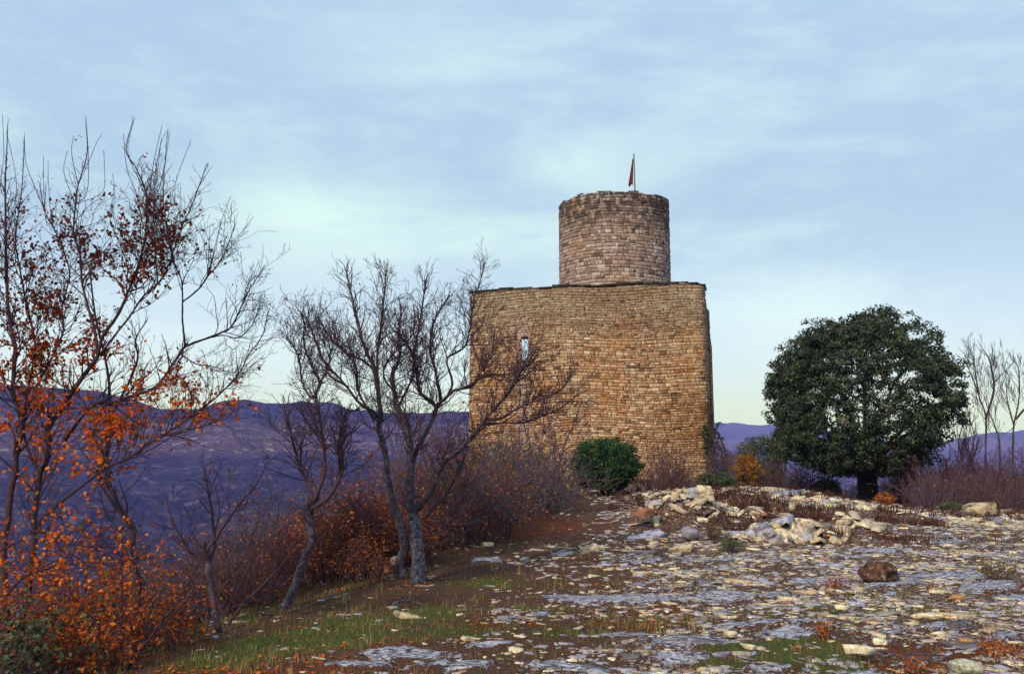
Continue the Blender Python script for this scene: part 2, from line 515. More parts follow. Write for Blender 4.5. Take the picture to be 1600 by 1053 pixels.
def height(x, y):
    x = np.asarray(x, dtype=np.float64)
    y = np.asarray(y, dtype=np.float64)
    r = np.hypot(x, y)
    z = 0.16 * (fbm(x / 5, y / 5, 3, 3) - 0.5) + 0.10 * (fbm(x * 1.1, y * 1.1, 9, 3) - 0.5)
    d = edge_x(y) - x
    z = z - 0.55 * softplus(d - 1.0, 0.9)
    S = sstep(x, 11, 15)
    z = z - S * (0.075 * softplus(y - 28, 1.5) + 0.30 * softplus(y - 44, 3))
    z = z - 0.3 * softplus(x - 38, 3) - 0.4 * softplus(y - 68, 3) - 0.3 * softplus(-50 - y, 5)
    # rubble heap, low ruined wall bank, smaller heap, block at the right
    z = z + 0.60 * bmp2(x, y, 3.55, 18.6, 1.1, 0.85) + 0.36 * bmp2(x, y, 5.1, 20.3, 1.0, 1.0)
    yb = y - 20.0 - 0.5 * (fbm(x * .8, x * 0 + 3.3, 55, 3) - .5)
    bank = (0.62 * sstep(yb, 0, 0.32) + 0.38 * sstep(yb, 0, 7)) * (1 - sstep(y, 27, 33)) * sstep(x, 3.9, 4.7) * (1 - sstep(x, 8.2, 10.5))
    z = z + 0.36 * bank - 0.30 * sstep(x, 8.5, 13) * sstep(y, 14, 22)
    z = z + 0.30 * bmp2(x, y, 4.75, 15.4, 1.0, 0.45) + 0.30 * bmp2(x, y, 5.9, 16.6, 0.9, 0.5)
    z = np.where(r < 400, z, np.minimum(z, -0.45 * (r - 300)))
    z = np.maximum(z, -280 + 14 * fbm(x / 300, y / 300, 5, 3))
    # opposite hillside on the left, far range all round
    a = np.arctan2(x, y)
    e1 = np.interp(a, LR[:, 0], LR[:, 1])
    h1 = EYE + e1 * 2200
    t = np.clip((r - 700) / 1500, 0, 1)
    rough = (fbm(x / 160, y / 160, 21, 5) - 0.5)
    zl = -300 + (h1 + 300) * (t ** 0.86) + rough * 60 * sstep(t, 0.02, 0.4) * (1 - sstep(t, 0.8, 1.0)) + 9 * (fbm(x / 25, y / 25, 31, 4) - 0.5) * sstep(t, 0.1, 0.5)
    zl = zl - np.maximum(0, r - 2200) * 0.25
    wl_ = 1 - sstep(a, 0.02, 0.16)
    wl_ = wl_ * sstep(a, -1.6, -1.1)
    zl = -300 + (zl + 300) * wl_
    e2 = np.interp(a, RR[:, 0], RR[:, 1])
    h2 = EYE + e2 * 7000
    t2 = np.clip((r - 3800) / 3200, 0, 1)
    zr = -300 + (h2 + 300) * t2 ** 1.1 + (fbm(x / 700, y / 700, 41, 5) - 0.5) * 150 * sstep(t2, 0, 0.4) * (1 - sstep(t2, 0.8, 1)) + 26 * (fbm(x / 130, y / 130, 47, 3) - 0.5)
    zr = zr - np.maximum(0, r - 7000) * 0.12
    zf = np.maximum(zl, zr)
    return np.where(r > 600, np.maximum(z, zf), z)


# patches of ground character, looked up through the photograph: (px, py, rx, ry)
BEDROCK = [(960, 934, 140, 8), (1150, 934, 100, 6), (1060, 921, 60, 4), (1285, 911, 55, 7), (1400, 916, 60, 7), (1500, 903, 120, 7), (1540, 924, 60, 8), (1600, 940, 60, 6),
           (640, 1022, 100, 9), (560, 1040, 60, 8), (760, 1008, 40, 4), (1080, 1002, 90, 10), (1180, 978, 90, 6), (1230, 992, 60, 7), (1060, 1028, 60, 7), (980, 988, 50, 5),
           (1370, 862, 45, 4), (1480, 850, 40, 3), (980, 878, 60, 3), (880, 860, 20, 3), (1120, 873, 70, 3), (1320, 870, 40, 3), (1260, 975, 40, 6),
           (1480, 985, 50, 6), (1560, 1000, 40, 6), (700, 1048, 80, 7), (880, 1046, 60, 6), (760, 868, 26, 6), (1350, 1052, 60, 5), (1200, 1045, 50, 5)]
GREEN = [(700, 985, 150, 20, .6), (1300, 962, 200, 12, .5), (1180, 1010, 120, 14, .7), (1480, 955, 120, 10, .5), (900, 905, 100, 8, .4), (1290, 1030, 110, 20, .8), (480, 985, 170, 22, 1.0), (560, 960, 90, 22, .8), (660, 950, 90, 14, .9), (900, 985, 120, 10, .6), (1040, 968, 90, 12, .9), (1250, 1015, 110, 26, .8), (1130, 1035, 80, 15, .6),
         (1370, 960, 110, 16, .5), (760, 905, 90, 12, .6), (820, 950, 80, 9, .6), (350, 1010, 90, 22, .9), (1350, 935, 60, 8, .4), (1140, 850, 30, 7, .8), (1230, 795, 30, 5, .5), (300, 900, 200, 60, .4),
         (1080, 905, 60, 5, .3), (1450, 975, 80, 9, .4)]
RED = [(330, 1048, 260, 16, 1.0), (1460, 1025, 120, 26, 1.1), (830, 820, 110, 20, .9), (940, 880, 80, 12, .4), (1000, 970, 130, 12, .7), (780, 975, 120, 12, .5), (880, 905, 140, 12, .35),
       (1240, 880, 120, 8, .4), (600, 1000, 100, 8, .5), (1010, 850, 60, 12, .5), (1550, 830, 70, 10, .6), (1180, 830, 40, 5, .5), (1030, 950, 60, 12, .6), (640, 905, 40, 12, .8)]


def lookup(px, py, table):
    s = np.zeros_like(px)
    for q in table:
        a = q[4] if len(q) > 4 else 1.0
        s = np.maximum(s, a * np.exp(-(((px - q[0]) / q[2]) ** 2 + ((py - q[1]) / q[3]) ** 2) ** 1.5))
    return s


def cover(x, y):
    z0 = np.zeros_like(x)
    px, py = project(x, y, z0)
    front = (y > 3.5) & (y < 45)
    n = fbm(x * 0.9, y * 0.9, 61, 4)
    rk = np.where(front, lookup(px, py, BEDROCK), 0)
    gr = np.where(front, lookup(px, py, GREEN), 0.3 * np.ones_like(x))
    rd = np.where(front, lookup(px, py, RED), 0.2 * np.ones_like(x))
    e = x - edge_x(y)
    st = sstep(e + 2.2 * (n - 0.5), 1.6, 4.6) * 0.85
    left = (e < 2.2) & (y < 9)
    st = np.where(left, sstep(py + 30 * (n - .5), 1005, 1040) * sstep(px, 430, 560) * 0.8, st)
    st = np.clip(st * (1 - 0.88 * gr) * (1 - 0.72 * rd), 0, 1)
    hp = np.maximum.reduce([bmp2(x, y, 3.55, 18.6, 1.3, 1.1), bmp2(x, y, 5.1, 20.3, 1.2, 1.2), bmp2(x, y, 4.75, 15.4, 1.1, .5), bmp2(x, y, 5.9, 16.6, 1.0, .6)])
    crest = sstep(y, 19, 24) * sstep(x, 3, 5)
    st = np.maximum(st, np.maximum(hp, crest * 0.85))
    rk = np.where(hp > .4, rk * .3, rk)
    far = sstep(np.hypot(x, y), 90, 260)
    return rk, gr, rd, st, far


def make_ground():
    ang_f = np.radians(np.arange(-32.5, 33.5, 0.18))
    ang_c = np.radians(np.arange(35, 326, 2.5))
    ang = np.concatenate([ang_f, ang_c])
    rad = np.concatenate([np.geomspace(0.5, 4.6, 16)[:-1], np.exp(np.arange(math.log(4.6), math.log(46), 0.0068)), np.geomspace(46, 9000, 190)[1:]])
    A, R = np.meshgrid(ang, rad, indexing='xy')
    X, Y = R * np.sin(A), R * np.cos(A)
    Z = height(X, Y)
    rk, gr, rd, st, far = cover(X, Y)
    near = (R > 4) & (R < 50)
    fine = fbm(X * 9, Y * 9, 71, 3) - 0.5
    rkn = np.clip(rk + 1.3 * (fbm(X * 5, Y * 11, 75, 3) - 0.5), 0, 1)
    rm = sstep(rkn, 0.36, 0.5)
    # bedding: the outcrops break into thin steps
    lay = fbm(X * 2.3, Y * 5.0, 81, 4) * 7
    lay = (np.floor(lay) + sstep(lay - np.floor(lay), 0.35, 0.65)) / 7
    Z = Z + np.where(near, 0.030 * fine * (1 - rm) + rm * (0.015 + 0.12 * (lay - 0.35)), 0)
    nr, na = R.shape
    V = np.stack([X, Y, Z], -1).reshape(-1, 3)
    V = np.concatenate([V, [[0, 0, float(height(np.array(0.), np.array(0.)))]]])
    i = np.arange(nr - 1)[:, None] * na
    j = np.arange(na)[None, :]
    j2 = (j + 1) % na
    F = np.stack([i + j, i + j2, i + na + j2, i + na + j], -1).reshape(-1, 4)
    F = F[:, ::-1]
    c = len(V) - 1
    cap = np.stack([np.arange(0, na, 2), (np.arange(0, na, 2) + 1) % na, (np.arange(0, na, 2) + 2) % na, np.full(len(range(0, na, 2)), c)], -1)
    if na % 2 == 1:
        cap = cap[:-1]
        extra = np.array([[na - 1, 0, c, c]])
    F = np.concatenate([F, cap[:, ::-1]])
    ext = lambda q: np.concatenate([q.ravel(), [0]])
    me = mesh_np('ground', V, F, None, True, M['ground'], {'rock': ext(rk), 'green': ext(gr), 'red': ext(rd), 'stony': ext(st), 'far': ext(far)})
    o = obj('ground', me)
    o['kind'] = 'structure'


make_ground()

# air
hb = bpy.data.materials.new('valley_haze')
hb.use_nodes = True
ht = NT(hb.node_tree)
hb.node_tree.nodes.clear()
pv = ht.n('ShaderNodeVolumePrincipled', ins={'Color': (0.24, 0.245, 1.0, 1), 'Absorption Color': (1, 1, 1, 1), 'Density': 1.8e-4, 'Anisotropy': 0.0})
ht.n('ShaderNodeOutputMaterial', ins={'Volume': pv.outputs[0]})
bxv = np.array([[x, y, z] for x in (-9400, 9400) for y in (-9400, 9400) for z in (-420, 420)], dtype=float)
bxf = [[0, 1, 3, 2], [4, 6, 7, 5], [0, 4, 5, 1], [2, 3, 7, 6], [0, 2, 6, 4], [1, 5, 7, 3]]
hz = obj('haze', mesh_np('haze', bxv, bxf, None, False, hb))
hz['kind'] = 'stuff'

# ------------------------------------------------------------------ masonry
TOPZ = 10.08


class Path:
    """plan polyline with arc length; outward normal to the right of travel"""
    def __init__(self, pts):
        self.p = np.asarray(pts, dtype=float)
        d = np.diff(self.p, axis=0)
        self.l = np.hypot(d[:, 0], d[:, 1])
        self.s = np.concatenate([[0], np.cumsum(self.l)])
        self.L = self.s[-1]
        t = d / self.l[:, None]
        nv = np.zeros_like(self.p)
        nv[:-1] += t
        nv[1:] += t
        if np.allclose(self.p[0], self.p[-1]):
            nv[0] += t[-1]
            nv[-1] += t[0]
        nv /= np.linalg.norm(nv, axis=1)[:, None]
        self.nrm = np.stack([nv[:, 1], -nv[:, 0]], -1)

    def at(self, s):
        s = np.clip(s, 0, self.L)
        q = np.stack([np.interp(s, self.s, self.p[:, k]) for k in (0, 1)], -1)
        n = np.stack([np.interp(s, self.s, self.nrm[:, k]) for k in (0, 1)], -1)
        n /= np.linalg.norm(n, axis=-1, keepdims=True)
        return q, n


def lay_stones(path, z0, top_fn, ch, ll, holes=(), batter=0.0, seed=1, s_rng=None):
    """list of stones (s0, s1, za, zb)"""
    rr = random.Random(seed)
    out = []
    z = z0
    wob = [(rr.uniform(0, 6.28), rr.uniform(0.15, 0.5)) for _ in range(4)]
    big = 1.0
    while z < 30:
        if rr.random() < 0.3:
            big = rr.choice((0.8, 0.9, 1.0, 1.15, 1.4))
        h = rr.uniform(*ch) * big
        s = s_rng[0] if s_rng else 0.0
        end = s_rng[1] if s_rng else path.L
        s += -rr.uniform(0, 0.2)
        any_ = False
        while s < end:
            ln = rr.uniform(*ll) * rr.choice((0.6, 1.0, 1.0, 1.3)) * (0.8 + 0.2 * big)
            a, b = max(s, s_rng[0] if s_rng else 0), min(s + ln, end)
            s += ln
            if b - a < 0.05:
                continue
            zt = top_fn((a + b) / 2)
            if z > zt - 0.05:
                continue
            any_ = True
            zb = min(z + h, zt)
            bad = False
            for (ha, hbx, hc, hd) in holes:
                if a < hbx and b > ha and z < hd and zb > hc:
                    bad = True
                    if a < ha - 0.07:
                        out.append((a, ha, z, zb))
                    if b > hbx + 0.07:
                        out.append((hbx, b, z, zb))
                    if z < hc - 0.05:
                        out.append((max(a, ha), min(b, hbx), z, hc))
                    if zb > hd + 0.05:
                        out.append((max(a, ha), min(b, hbx), hd, zb))
            if not bad:
                if h > 0.2 and rr.random() < 0.16:
                    mz = z + h * rr.uniform(0.4, 0.6)
                    out.append((a, b, z, mz))
                    out.append((a, b, mz, zb))
                else:
                    out.append((a, b, z, zb))
        z += h
        if not any_:
            break
    return np.array(out), wob


def stone_geo(path, st, batter, wob, seed=1, gap=0.007, proud=(0.012, 0.05)):
    """vertices (n,12,3) and the shared faces of a pillow-faced block"""
    r = np.random.default_rng(seed)
    n = len(st)
    s0, s1, za, zb = st.T
    g = gap * r.uniform(0.5, 2.2, (4, n))
    s0, s1, za, zb = s0 + g[0], s1 - g[1], za + g[2], zb - g[3]
    dep = r.uniform(proud[0], proud[1], n)
    S = np.stack([s0, s1, s1, s0], 1)
    Z = np.stack([za, za, zb, zb], 1)
    w = np.minimum(s1 - s0, zb - za)
    ins = (0.16 * w)[:, None]
    sgS = np.array([1, -1, -1, 1]) * ins
    sgZ = np.array([1, 1, -1, -1]) * ins
    j = lambda a: r.uniform(-a, a, (n, 4))
    ring = []
    for k, (fi, fd) in enumerate(((0.0, 0.0), (0.12, 0.72), (1.0, 1.0))):
        ss = S + sgS * fi + (j(0.02) if k else 0)
        zz = Z + sgZ * fi + (j(0.016) if k else 0)
        zw = zz + sum(0.03 * np.sin(ss * f * 2.2 + ph + zz * 0.3) for ph, f in wob)
        q, nm = path.at(ss)
        off = dep[:, None] * fd + (j(0.008) if k else 0) - batter * np.maximum(zw, 0) if fd else -0.05 - batter * zw
        ring.append(np.stack([q[..., 0] + nm[..., 0] * off, q[..., 1] + nm[..., 1] * off, zw], -1))
    V = np.concatenate(ring, 1)
    F = []
    for k in (0, 1):
        for i in range(4):
            a, b = k * 4 + i, k * 4 + (i + 1) % 4
            F.append([a, b, b + 4, a + 4])
    F.append([8, 9, 10, 11])
    return V, np.array(F)


def masonry(parent, origin, path, st, wob, mat, batter, seed, visible, nparts=300, name='stone'):
    V, F = stone_geo(path, st, batter, wob, seed)
    r = np.random.default_rng(seed + 5)
    tint = np.clip(r.beta(1.5, 1.35, len(V)) * .85 + .12, 0, 1)
    tint = np.where(r.random(len(V)) < 0.05, tint * 0.15, tint)
    c = V.mean(1)
    size = (st[:, 1] - st[:, 0]) * (st[:, 3] - st[:, 2])
    vis = visible(c)
    order = np.argsort(-np.where(vis, size, 0))
    single = order[:nparts]
    rest = order[nparts:]
    for i in single:
        me = mesh_np(name, V[i] - origin, F, np.full(12, tint[i]), False, mat)
        obj(name, me, parent)
    n = len(rest)
    FF = (F[None] + (np.arange(n) * 12)[:, None, None]).reshape(-1, 4)
    me = mesh_np('masonry', V[rest].reshape(-1, 3) - origin, FF, np.repeat(tint[rest], 12), False, mat)
    o = obj('masonry', me, parent)
    o['kind'] = 'stuff'


def core_wall(path, pieces, thick, batter):
    """pieces: (so0, so1, si0, si1, za, zb) outer and inner stations -> quads"""
    A = Acc(4)
    for (a, b, ia, ib, za, zb) in pieces:
        qo, no = path.at(np.array([a, b]))
        qi, ni = path.at(np.array([ia, ib]))
        vs = []
        for z in (za, zb):
            for q, nn_, off in ((qo, no, -batter * max(z, 0)), (qi, ni, -thick)):
                for k in (0, 1):
                    vs.append([q[k, 0] + nn_[k, 0] * off, q[k, 1] + nn_[k, 1] * off, z])
        F = [[0, 1, 5, 4], [2, 6, 7, 3], [4, 5, 7, 6], [0, 2, 3, 1], [0, 4, 6, 2], [1, 3, 7, 5]]
        A.add(vs, F, 0.5)
    return A


# --- enclosure plan, travelling counter-clockwise seen from above (outside on the right hand)
pL = P(731, 460, 48.4)
pR = P(1101, 460, 45.6)
L0 = np.array([pL[0], pL[1]])
R0 = np.array([pR[0], pR[1]])
dirf = (R0 - L0) / np.linalg.norm(R0 - L0)
back = np.array([-dirf[1], dirf[0]])


def rounded(corner, d_in, d_out, rad, n=7):
    a, b = corner - d_in * rad, corner + d_out * rad
    ts = np.linspace(0, 1, n)
    return [tuple((1 - t) ** 2 * a + 2 * t * (1 - t) * corner + t * t * b) for t in ts]


farL = L0 + back * 13.5 + dirf * 0.8
farR = R0 + back * 14.5 + dirf * 0.3
dL = (L0 - farL) / np.linalg.norm(L0 - farL)
dR = (farR - R0) / np.linalg.norm(farR - R0)
dB = (farL - farR) / np.linalg.norm(farL - farR)
cl_ = rounded(L0, dL, dirf, 0.45)
cr_ = rounded(R0, dirf, dR, 0.5)
# gentle outward swell of the long face
mid = []
a_, b_ = np.array(cl_[-1]), np.array(cr_[0])
for t in np.linspace(0, 1, 12)[1:-1]:
    mid.append(tuple(a_ + (b_ - a_) * t - back * 0.35 * math.sin(math.pi * t)))
pts = cl_ + mid + cr_ + [tuple(farR)] + [tuple(farL)] + [cl_[0]]
enc = Path(pts)
s_cl = enc.s[len(cl_) - 1]
s_cr0 = enc.s[len(cl_) + len(mid)]
s_cr1 = enc.s[len(cl_) + len(mid) + len(cr_) - 1]
s_fr = enc.s[len(cl_) + len(mid) + len(cr_)]
s_fl = enc.s[len(cl_) + len(mid) + len(cr_) + 1]


def enc_top(s):
    if s <= s_cr1 + 2.0:
        t = TOPZ - 0.03 * math.sin(s * 1.9)
        if s < 0.7:
            t -= 0.25 * (0.7 - s)
        t -= 0.16 * math.exp(-((s - (s_cr0 + s_cr1) / 2) / 0.5) ** 2)
        return t
    if s < s_fr:
        return TOPZ - 0.35 - 0.12 * (s - s_cr1 - 2)
    if s < s_fl:
        return 5.2 + 0.5 * math.sin(s * 1.3)
    return 5.5 + 4.5 * max(0.0, (s - (enc.L - 3.0)) / 3.0)


# arrow slit
ss = np.linspace(0, enc.L, 4000)
q_, n_ = enc.at(ss)
prj, _ = project(q_[:, 0], q_[:, 1], np.full(len(ss), 6.5))
front = ss < s_cr0
s_sl = ss[front][np.argmin(abs(prj[front] - 820))]
y_sl = np.interp(s_sl, ss, q_[:, 1])
sl_a, sl_b = s_sl - 0.18, s_sl + 0.18
sl_z0, sl_z1 = P(820, 563, y_sl)[2], P(820, 528, y_sl)[2]

ORI = np.array([pL[0] + 6, 50.0, -1.0])
castle = empty('castle_wall', ORI, 'tall square castle enclosure of ochre stone blocks with an arrow slit', 'castle')
BAT = 0.006
pieces = []
brk = sorted(set([0.0] + list(enc.s) + list(np.arange(0, enc.L, 0.8)) + [sl_a, sl_b]))
brk = [b for b in brk if not (sl_a < b < sl_b) and not (0 < abs(b - sl_a) < 0.2) and not (0 < abs(b - sl_b) < 0.2)]
for a, b in zip(brk[:-1], brk[1:]):
    if b - a < 1e-3:
        continue
    ia, ib = a, b
    if abs(b - sl_a) < 1e-6:
        ib = b - 0.30
    if abs(a - sl_b) < 1e-6:
        ia = a + 0.42
    zt = enc_top((a + b) / 2) - 0.02
    if abs(a - sl_a) < 1e-6:
        ia, ib = a - 0.30, b + 0.42
        pieces.append((a, b, ia, ib, -6, sl_z0 - 0.0))
        pieces.append((a, b, ia, ib, sl_z1, zt))
    else:
        pieces.append((a, b, ia, ib, -6, zt))
A = core_wall(enc, pieces, 0.62, BAT)
obj('wall_core', A.mesh('wall_core', M['mortar'], origin=ORI), castle)
# small dark put-log hole and weathered hollow
qh, _n = enc.at(np.array([s_cr0 - 0.2]))
holes = [(sl_a, sl_b, sl_z0, sl_z1)]
for (hx, hy, hw, hh_) in ((1055, 616, 0.5, 0.16), (975, 470, 0.2, 0.13), (862, 512, .2, .12), (930, 548, .22, .12), (1060, 520, .16, .12)):
    sI = ss[front][np.argmin(abs(prj[front] - hx))]
    yI = np.interp(sI, ss, q_[:, 1])
    zI = P(hx, hy, yI)[2]
    holes.append((sI - hw / 2, sI + hw / 2, zI - hh_ / 2, zI + hh_ / 2))
stone_top = lambda s: enc_top(s) if (s < s_cr1 + 6.5 or s > enc.L - 6.5) else -9
st, wob = lay_stones(enc, -1.6, stone_top, (0.09, 0.17), (0.13, 0.38), holes, BAT, 3)
masonry(castle, ORI, enc, st, wob, M['wall'], BAT, 3, lambda c: (c[:, 1] < 49.0) & (c[:, 2] > 1.0), 300)
# coping of dark flat slabs on the wall head
A = Acc(4)
s = 0.25
rr = random.Random(5)
while s < s_cr1 + 1.8:
    ln = rr.uniform(0.4, 0.8)
    q, nm = enc.at(np.array([s, s + ln - 0.015]))
    h0, h1 = enc_top(s + ln / 2) + 0.003, enc_top(s + ln / 2) + rr.uniform(0.09, 0.16)
    o1, o2 = rr.uniform(-0.04, 0.05), -0.58
    vs = [[q[k, 0] + nm[k, 0] * o, q[k, 1] + nm[k, 1] * o, z + rr.uniform(-.006, .006) * (z > h0)] for z in (h0, h1) for o in (o1, o2) for k in (0, 1)]
    A.add(vs, [[0, 1, 5, 4], [2, 6, 7, 3], [4, 5, 7, 6], [0, 2, 3, 1], [0, 4, 6, 2], [1, 3, 7, 5]], 0.5)
    s += ln
obj('coping', A.mesh('coping', M['coping'], origin=ORI), castle)

# --- lower wall standing out behind the right corner
e0 = P(1090, 482, 50.5)
e1 = P(1111.5, 482, 49.6)
SPX = [(e0[0] - 1.2, e0[1] + 0.35), (e1[0] - 0.15, e1[1]), (e1[0], e1[1] + 0.15), (e1[0] + 0.5, 57.0), (e1[0] - 1.5, 57.4)]
sp = Path(SPX)
stop = P(1108, 483, 49.7)[2]
ORS = np.array([e1[0], e1[1], -1.0])
spur = empty('side_wall', ORS, 'narrow darker side wall standing out behind the right corner of the castle', 'wall')
pc = []
bb = sorted(set(list(sp.s) + list(np.arange(0, sp.L, 0.7))))
for a, b in zip(bb[:-1], bb[1:]):
    if b - a > 1e-3:
        pc.append((a, b, a, b, -5, stop - 0.02))
obj('wall_core', core_wall(sp, pc, 0.5, 0.012).mesh('wall_core', M['mortar'], origin=ORS), spur)
st, wob = lay_stones(sp, -1.6, lambda s: stop - 0.02 * math.sin(3 * s), (0.12, 0.2), (0.14, 0.36), (), 0.012, 13)
masonry(spur, ORS, sp, st, wob, M['wall'], 0.012, 13, lambda c: (c[:, 1] < 53), 60)

# --- round tower
TY = 52.6
tc0, tcl, tcr = P(959, 330, TY), P(872.5, 330, TY), P(1045, 330, TY)
TR = (tcr[0] - tcl[0]) / 2 * 0.995
TX = (tcl[0] + tcr[0]) / 2
TTOP = P(959, 321, TY)[2]
ang = np.linspace(math.pi, math.pi + 2 * math.pi, 73)
rt = Path([(TX + TR * math.cos(a), TY + TR * math.sin(a)) for a in ang])
ORT = np.array([TX, TY, 0.0])
tower = empty('round_tower', ORT, 'round keep of pinkish grey stone rising above the ochre castle wall', 'tower')
rt_top = lambda s: TTOP - 0.05 * math.sin(s * 1.1) - 0.06 * math.sin(s * 3.7 + 1) - 0.08 * max(0, math.sin(s * 1.3 + 2)) ** 8 - 0.015 * math.sin(s * 17)
pc = []
for a, b in zip(rt.s[:-1], rt.s[1:]):
    pc.append((a, b, a, b, -1.5, TTOP - 0.24))
obj('wall_core', core_wall(rt, pc, 0.8, 0.003).mesh('wall_core', M['mortar'], origin=ORT), tower)
hs = []
for (hx, hy, w_) in ((975, 372, 0.36), (940, 400, .2), (1000, 352, .15), (925, 352, .14)):
    a0 = math.asin((P(hx, hy, TY - TR)[0] - TX) / TR)
    s0 = (math.pi / 2 + a0) * TR
    z0 = P(hx, hy, TY - TR * math.cos(a0))[2]
    hs.append((s0 - w_ / 2, s0 + w_ / 2, z0 - 0.07, z0 + 0.07))
st, wob = lay_stones(rt, 5.0, rt_top, (0.10, 0.19), (0.15, 0.38), hs, 0.003, 23)
masonry(tower, ORT, rt, st, wob, M['tower'], 0.003, 23, lambda c: (c[:, 1] < TY - 0.3) & (c[:, 2] > 10.2), 300)

# --- flagpole standing on the keep
fy = TY - 1.0
f0, f1 = P(992.5, 300, fy), P(990.5, 243, fy)
pole = empty('flagpole', (f0[0], fy, TTOP - 0.9), 'thin flagpole with a limp dark red flag on top of the round tower', 'flagpole')


def ring_tube(A, pts, rad, k=6, tint=0.5, cap=True):
    pts = np.asarray(pts, dtype=float)
    n = len(pts)
    rad = np.broadcast_to(np.asarray(rad, dtype=float), (n,))
    T = np.gradient(pts, axis=0)
    T /= np.linalg.norm(T, axis=1)[:, None] + 1e-9
    ref = np.where(abs(T[:, 2:3]) > 0.9, np.array([[1., 0, 0]]), np.array([[0, 0, 1.]]))
    U = np.cross(T, ref)
    U /= np.linalg.norm(U, axis=1)[:, None]
    Wv = np.cross(T, U)
    a = np.arange(k) * 2 * math.pi / k
    V = pts[:, None] + rad[:, None, None] * (U[:, None] * np.cos(a)[None, :, None] + Wv[:, None] * np.sin(a)[None, :, None])
    F = []
    for i in range(n - 1):
        for j in range(k):
            F.append([i * k + j, i * k + (j + 1) % k, (i + 1) * k + (j + 1) % k, (i + 1) * k + j])
    A.add(V.reshape(-1, 3), F, tint)


A = Acc(4)
ring_tube(A, [[0, 0, 0], [(f1[0] - f0[0]) * .5, 0, (f1[2] - TTOP + .9) * .5], [f1[0] - f0[0], 0, f1[2] - TTOP + 0.9]], [0.045, 0.04, 0.03], 8)
ring_tube(A, [[f1[0] - f0[0], 0, f1[2] - TTOP + 0.9], [f1[0] - f0[0], 0, f1[2] - TTOP + 0.96], [f1[0] - f0[0], 0, f1[2] - TTOP + 1.0]], [0.05, 0.05, 0.01], 8)
obj('pole', A.mesh('pole', M['pole'], True), pole)
A = Acc(4)
nu, nv_ = 14, 12
V, T = [], []
ztop = f1[2] - TTOP + 0.72
xt = f1[0] - f0[0]
for i in range(nv_ + 1):
    v = i / nv_
    for j in range(nu + 1):
        u = j / nu
        # cloth gathered in folds, widening as it hangs
        w = 0.06 + 0.27 * v
        x = xt - 0.03 - w * u * 0.9 - 0.05 * v
        y = 0.10 * math.sin(u * 9.5 + 1.3 * v) * (0.3 + 0.7 * v)
        z = ztop - v * 1.62 - 0.10 * u * v + 0.03 * math.sin(u * 7)
        V.append([x, y, z])
        T.append(0.95 if (j // 2) % 3 == 1 and v > 0.1 else 0.4)
F = [[i * (nu + 1) + j, i * (nu + 1) + j + 1, (i + 1) * (nu + 1) + j + 1, (i + 1) * (nu + 1) + j] for i in range(nv_) for j in range(nu)]
A.add(V, F, np.array(T))
obj('flag', A.mesh('flag', M['flag'], True), pole)


# ------------------------------------------------------------------ branches
def unit(v):
    return v / (np.linalg.norm(v) + 1e-9)


class Wood:
    def __init__(self):
        self.lines = []          # (pts, radii, tint)
        self.tips = []           # points for leaves

    def grow(self, p, d, L, r, lvl, R, wig=0.22, up=0.10, dens=9.0, ratio=0.55, rmin=0.0022, spread=(0.5, 0.95), step=None, lift=0):
        n = max(3, min(7, int(L / (step or 0.07)) + 1))
        pts = [np.array(p)]
        rad = [r]
        d = np.array(d)
        seg = L / n
        for i in range(n):
            d = unit(d + np.array([R.gauss(0, wig), R.gauss(0, wig), R.gauss(0, wig) + up]))
            pts.append(pts[-1] + d * seg)
            rad.append(max(rmin, r * (1 - 0.62 * (i + 1) / n)))
            if lvl > 0 and i < n:
                nb = dens * seg
                k = int(nb) + (R.random() < nb - int(nb))
                for _ in range(k):
                    sp_ = R.uniform(*spread)
                    az_ = R.uniform(0, 6.283)
                    u = unit(np.cross(d, [0.3, 0.2, 1.0]))
                    w = np.cross(d, u)
                    dd = unit(d * math.cos(sp_) + (u * math.cos(az_) + w * math.sin(az_)) * math.sin(sp_) + np.array([0, 0, 0.12 + lift]))
                    f = 1 - 0.45 * (i / n)
                    self.grow(pts[-1], dd, L * ratio * R.uniform(0.6, 1.25) * f, max(rmin, rad[-1] * 0.62), lvl - 1, R, wig, up, dens * 1.25, ratio, rmin, spread, step, lift)
        self.lines.append((np.array(pts), np.array(rad), 0.0))
        if lvl <= 1:
            self.tips.extend(pts[1:])

    def mesh(self, name, mat, origin, kmin=3, kbig=7):
        A = Acc(4)
        groups = {}
        for (p, r, t) in self.lines:
            k = kbig if r[0] > 0.02 else (5 if r[0] > 0.008 else kmin)
            groups.setdefault((len(p), k), []).append((p, r, t))
        for (n, k), ls in groups.items():
            Pp = np.stack([l[0] for l in ls])
            Rr = np.stack([l[1] for l in ls])
            Tt = np.array([l[2] for l in ls])
            T = np.gradient(Pp, axis=1)
            T /= np.linalg.norm(T, axis=2, keepdims=True) + 1e-9
            ref = np.where(abs(T[:, :1, 2:3]) > 0.85, np.array([[[1., 0.2, 0]]]), np.array([[[0, 0.1, 1.]]]))
            U = np.cross(T, np.broadcast_to(ref, T.shape))
            U /= np.linalg.norm(U, axis=2, keepdims=True) + 1e-9
            Wv = np.cross(T, U)
            a = np.arange(k) * 2 * math.pi / k
            V = Pp[:, :, None] + Rr[:, :, None, None] * (U[:, :, None] * np.cos(a)[None, None, :, None] + Wv[:, :, None] * np.sin(a)[None, None, :, None])
            i = np.arange(n - 1)[:, None] * k
            j = np.arange(k)[None]
            j2 = (j + 1) % k
            F = np.stack([i + j, i + j2, i + k + j2, i + k + j], -1).reshape(-1, 4)
            m = len(ls)
            FF = (F[None] + (np.arange(m) * n * k)[:, None, None]).reshape(-1, 4)
            A.add(V.reshape(-1, 3), FF, np.repeat(Tt, n * k))
        return A.mesh(name, mat, True, origin)


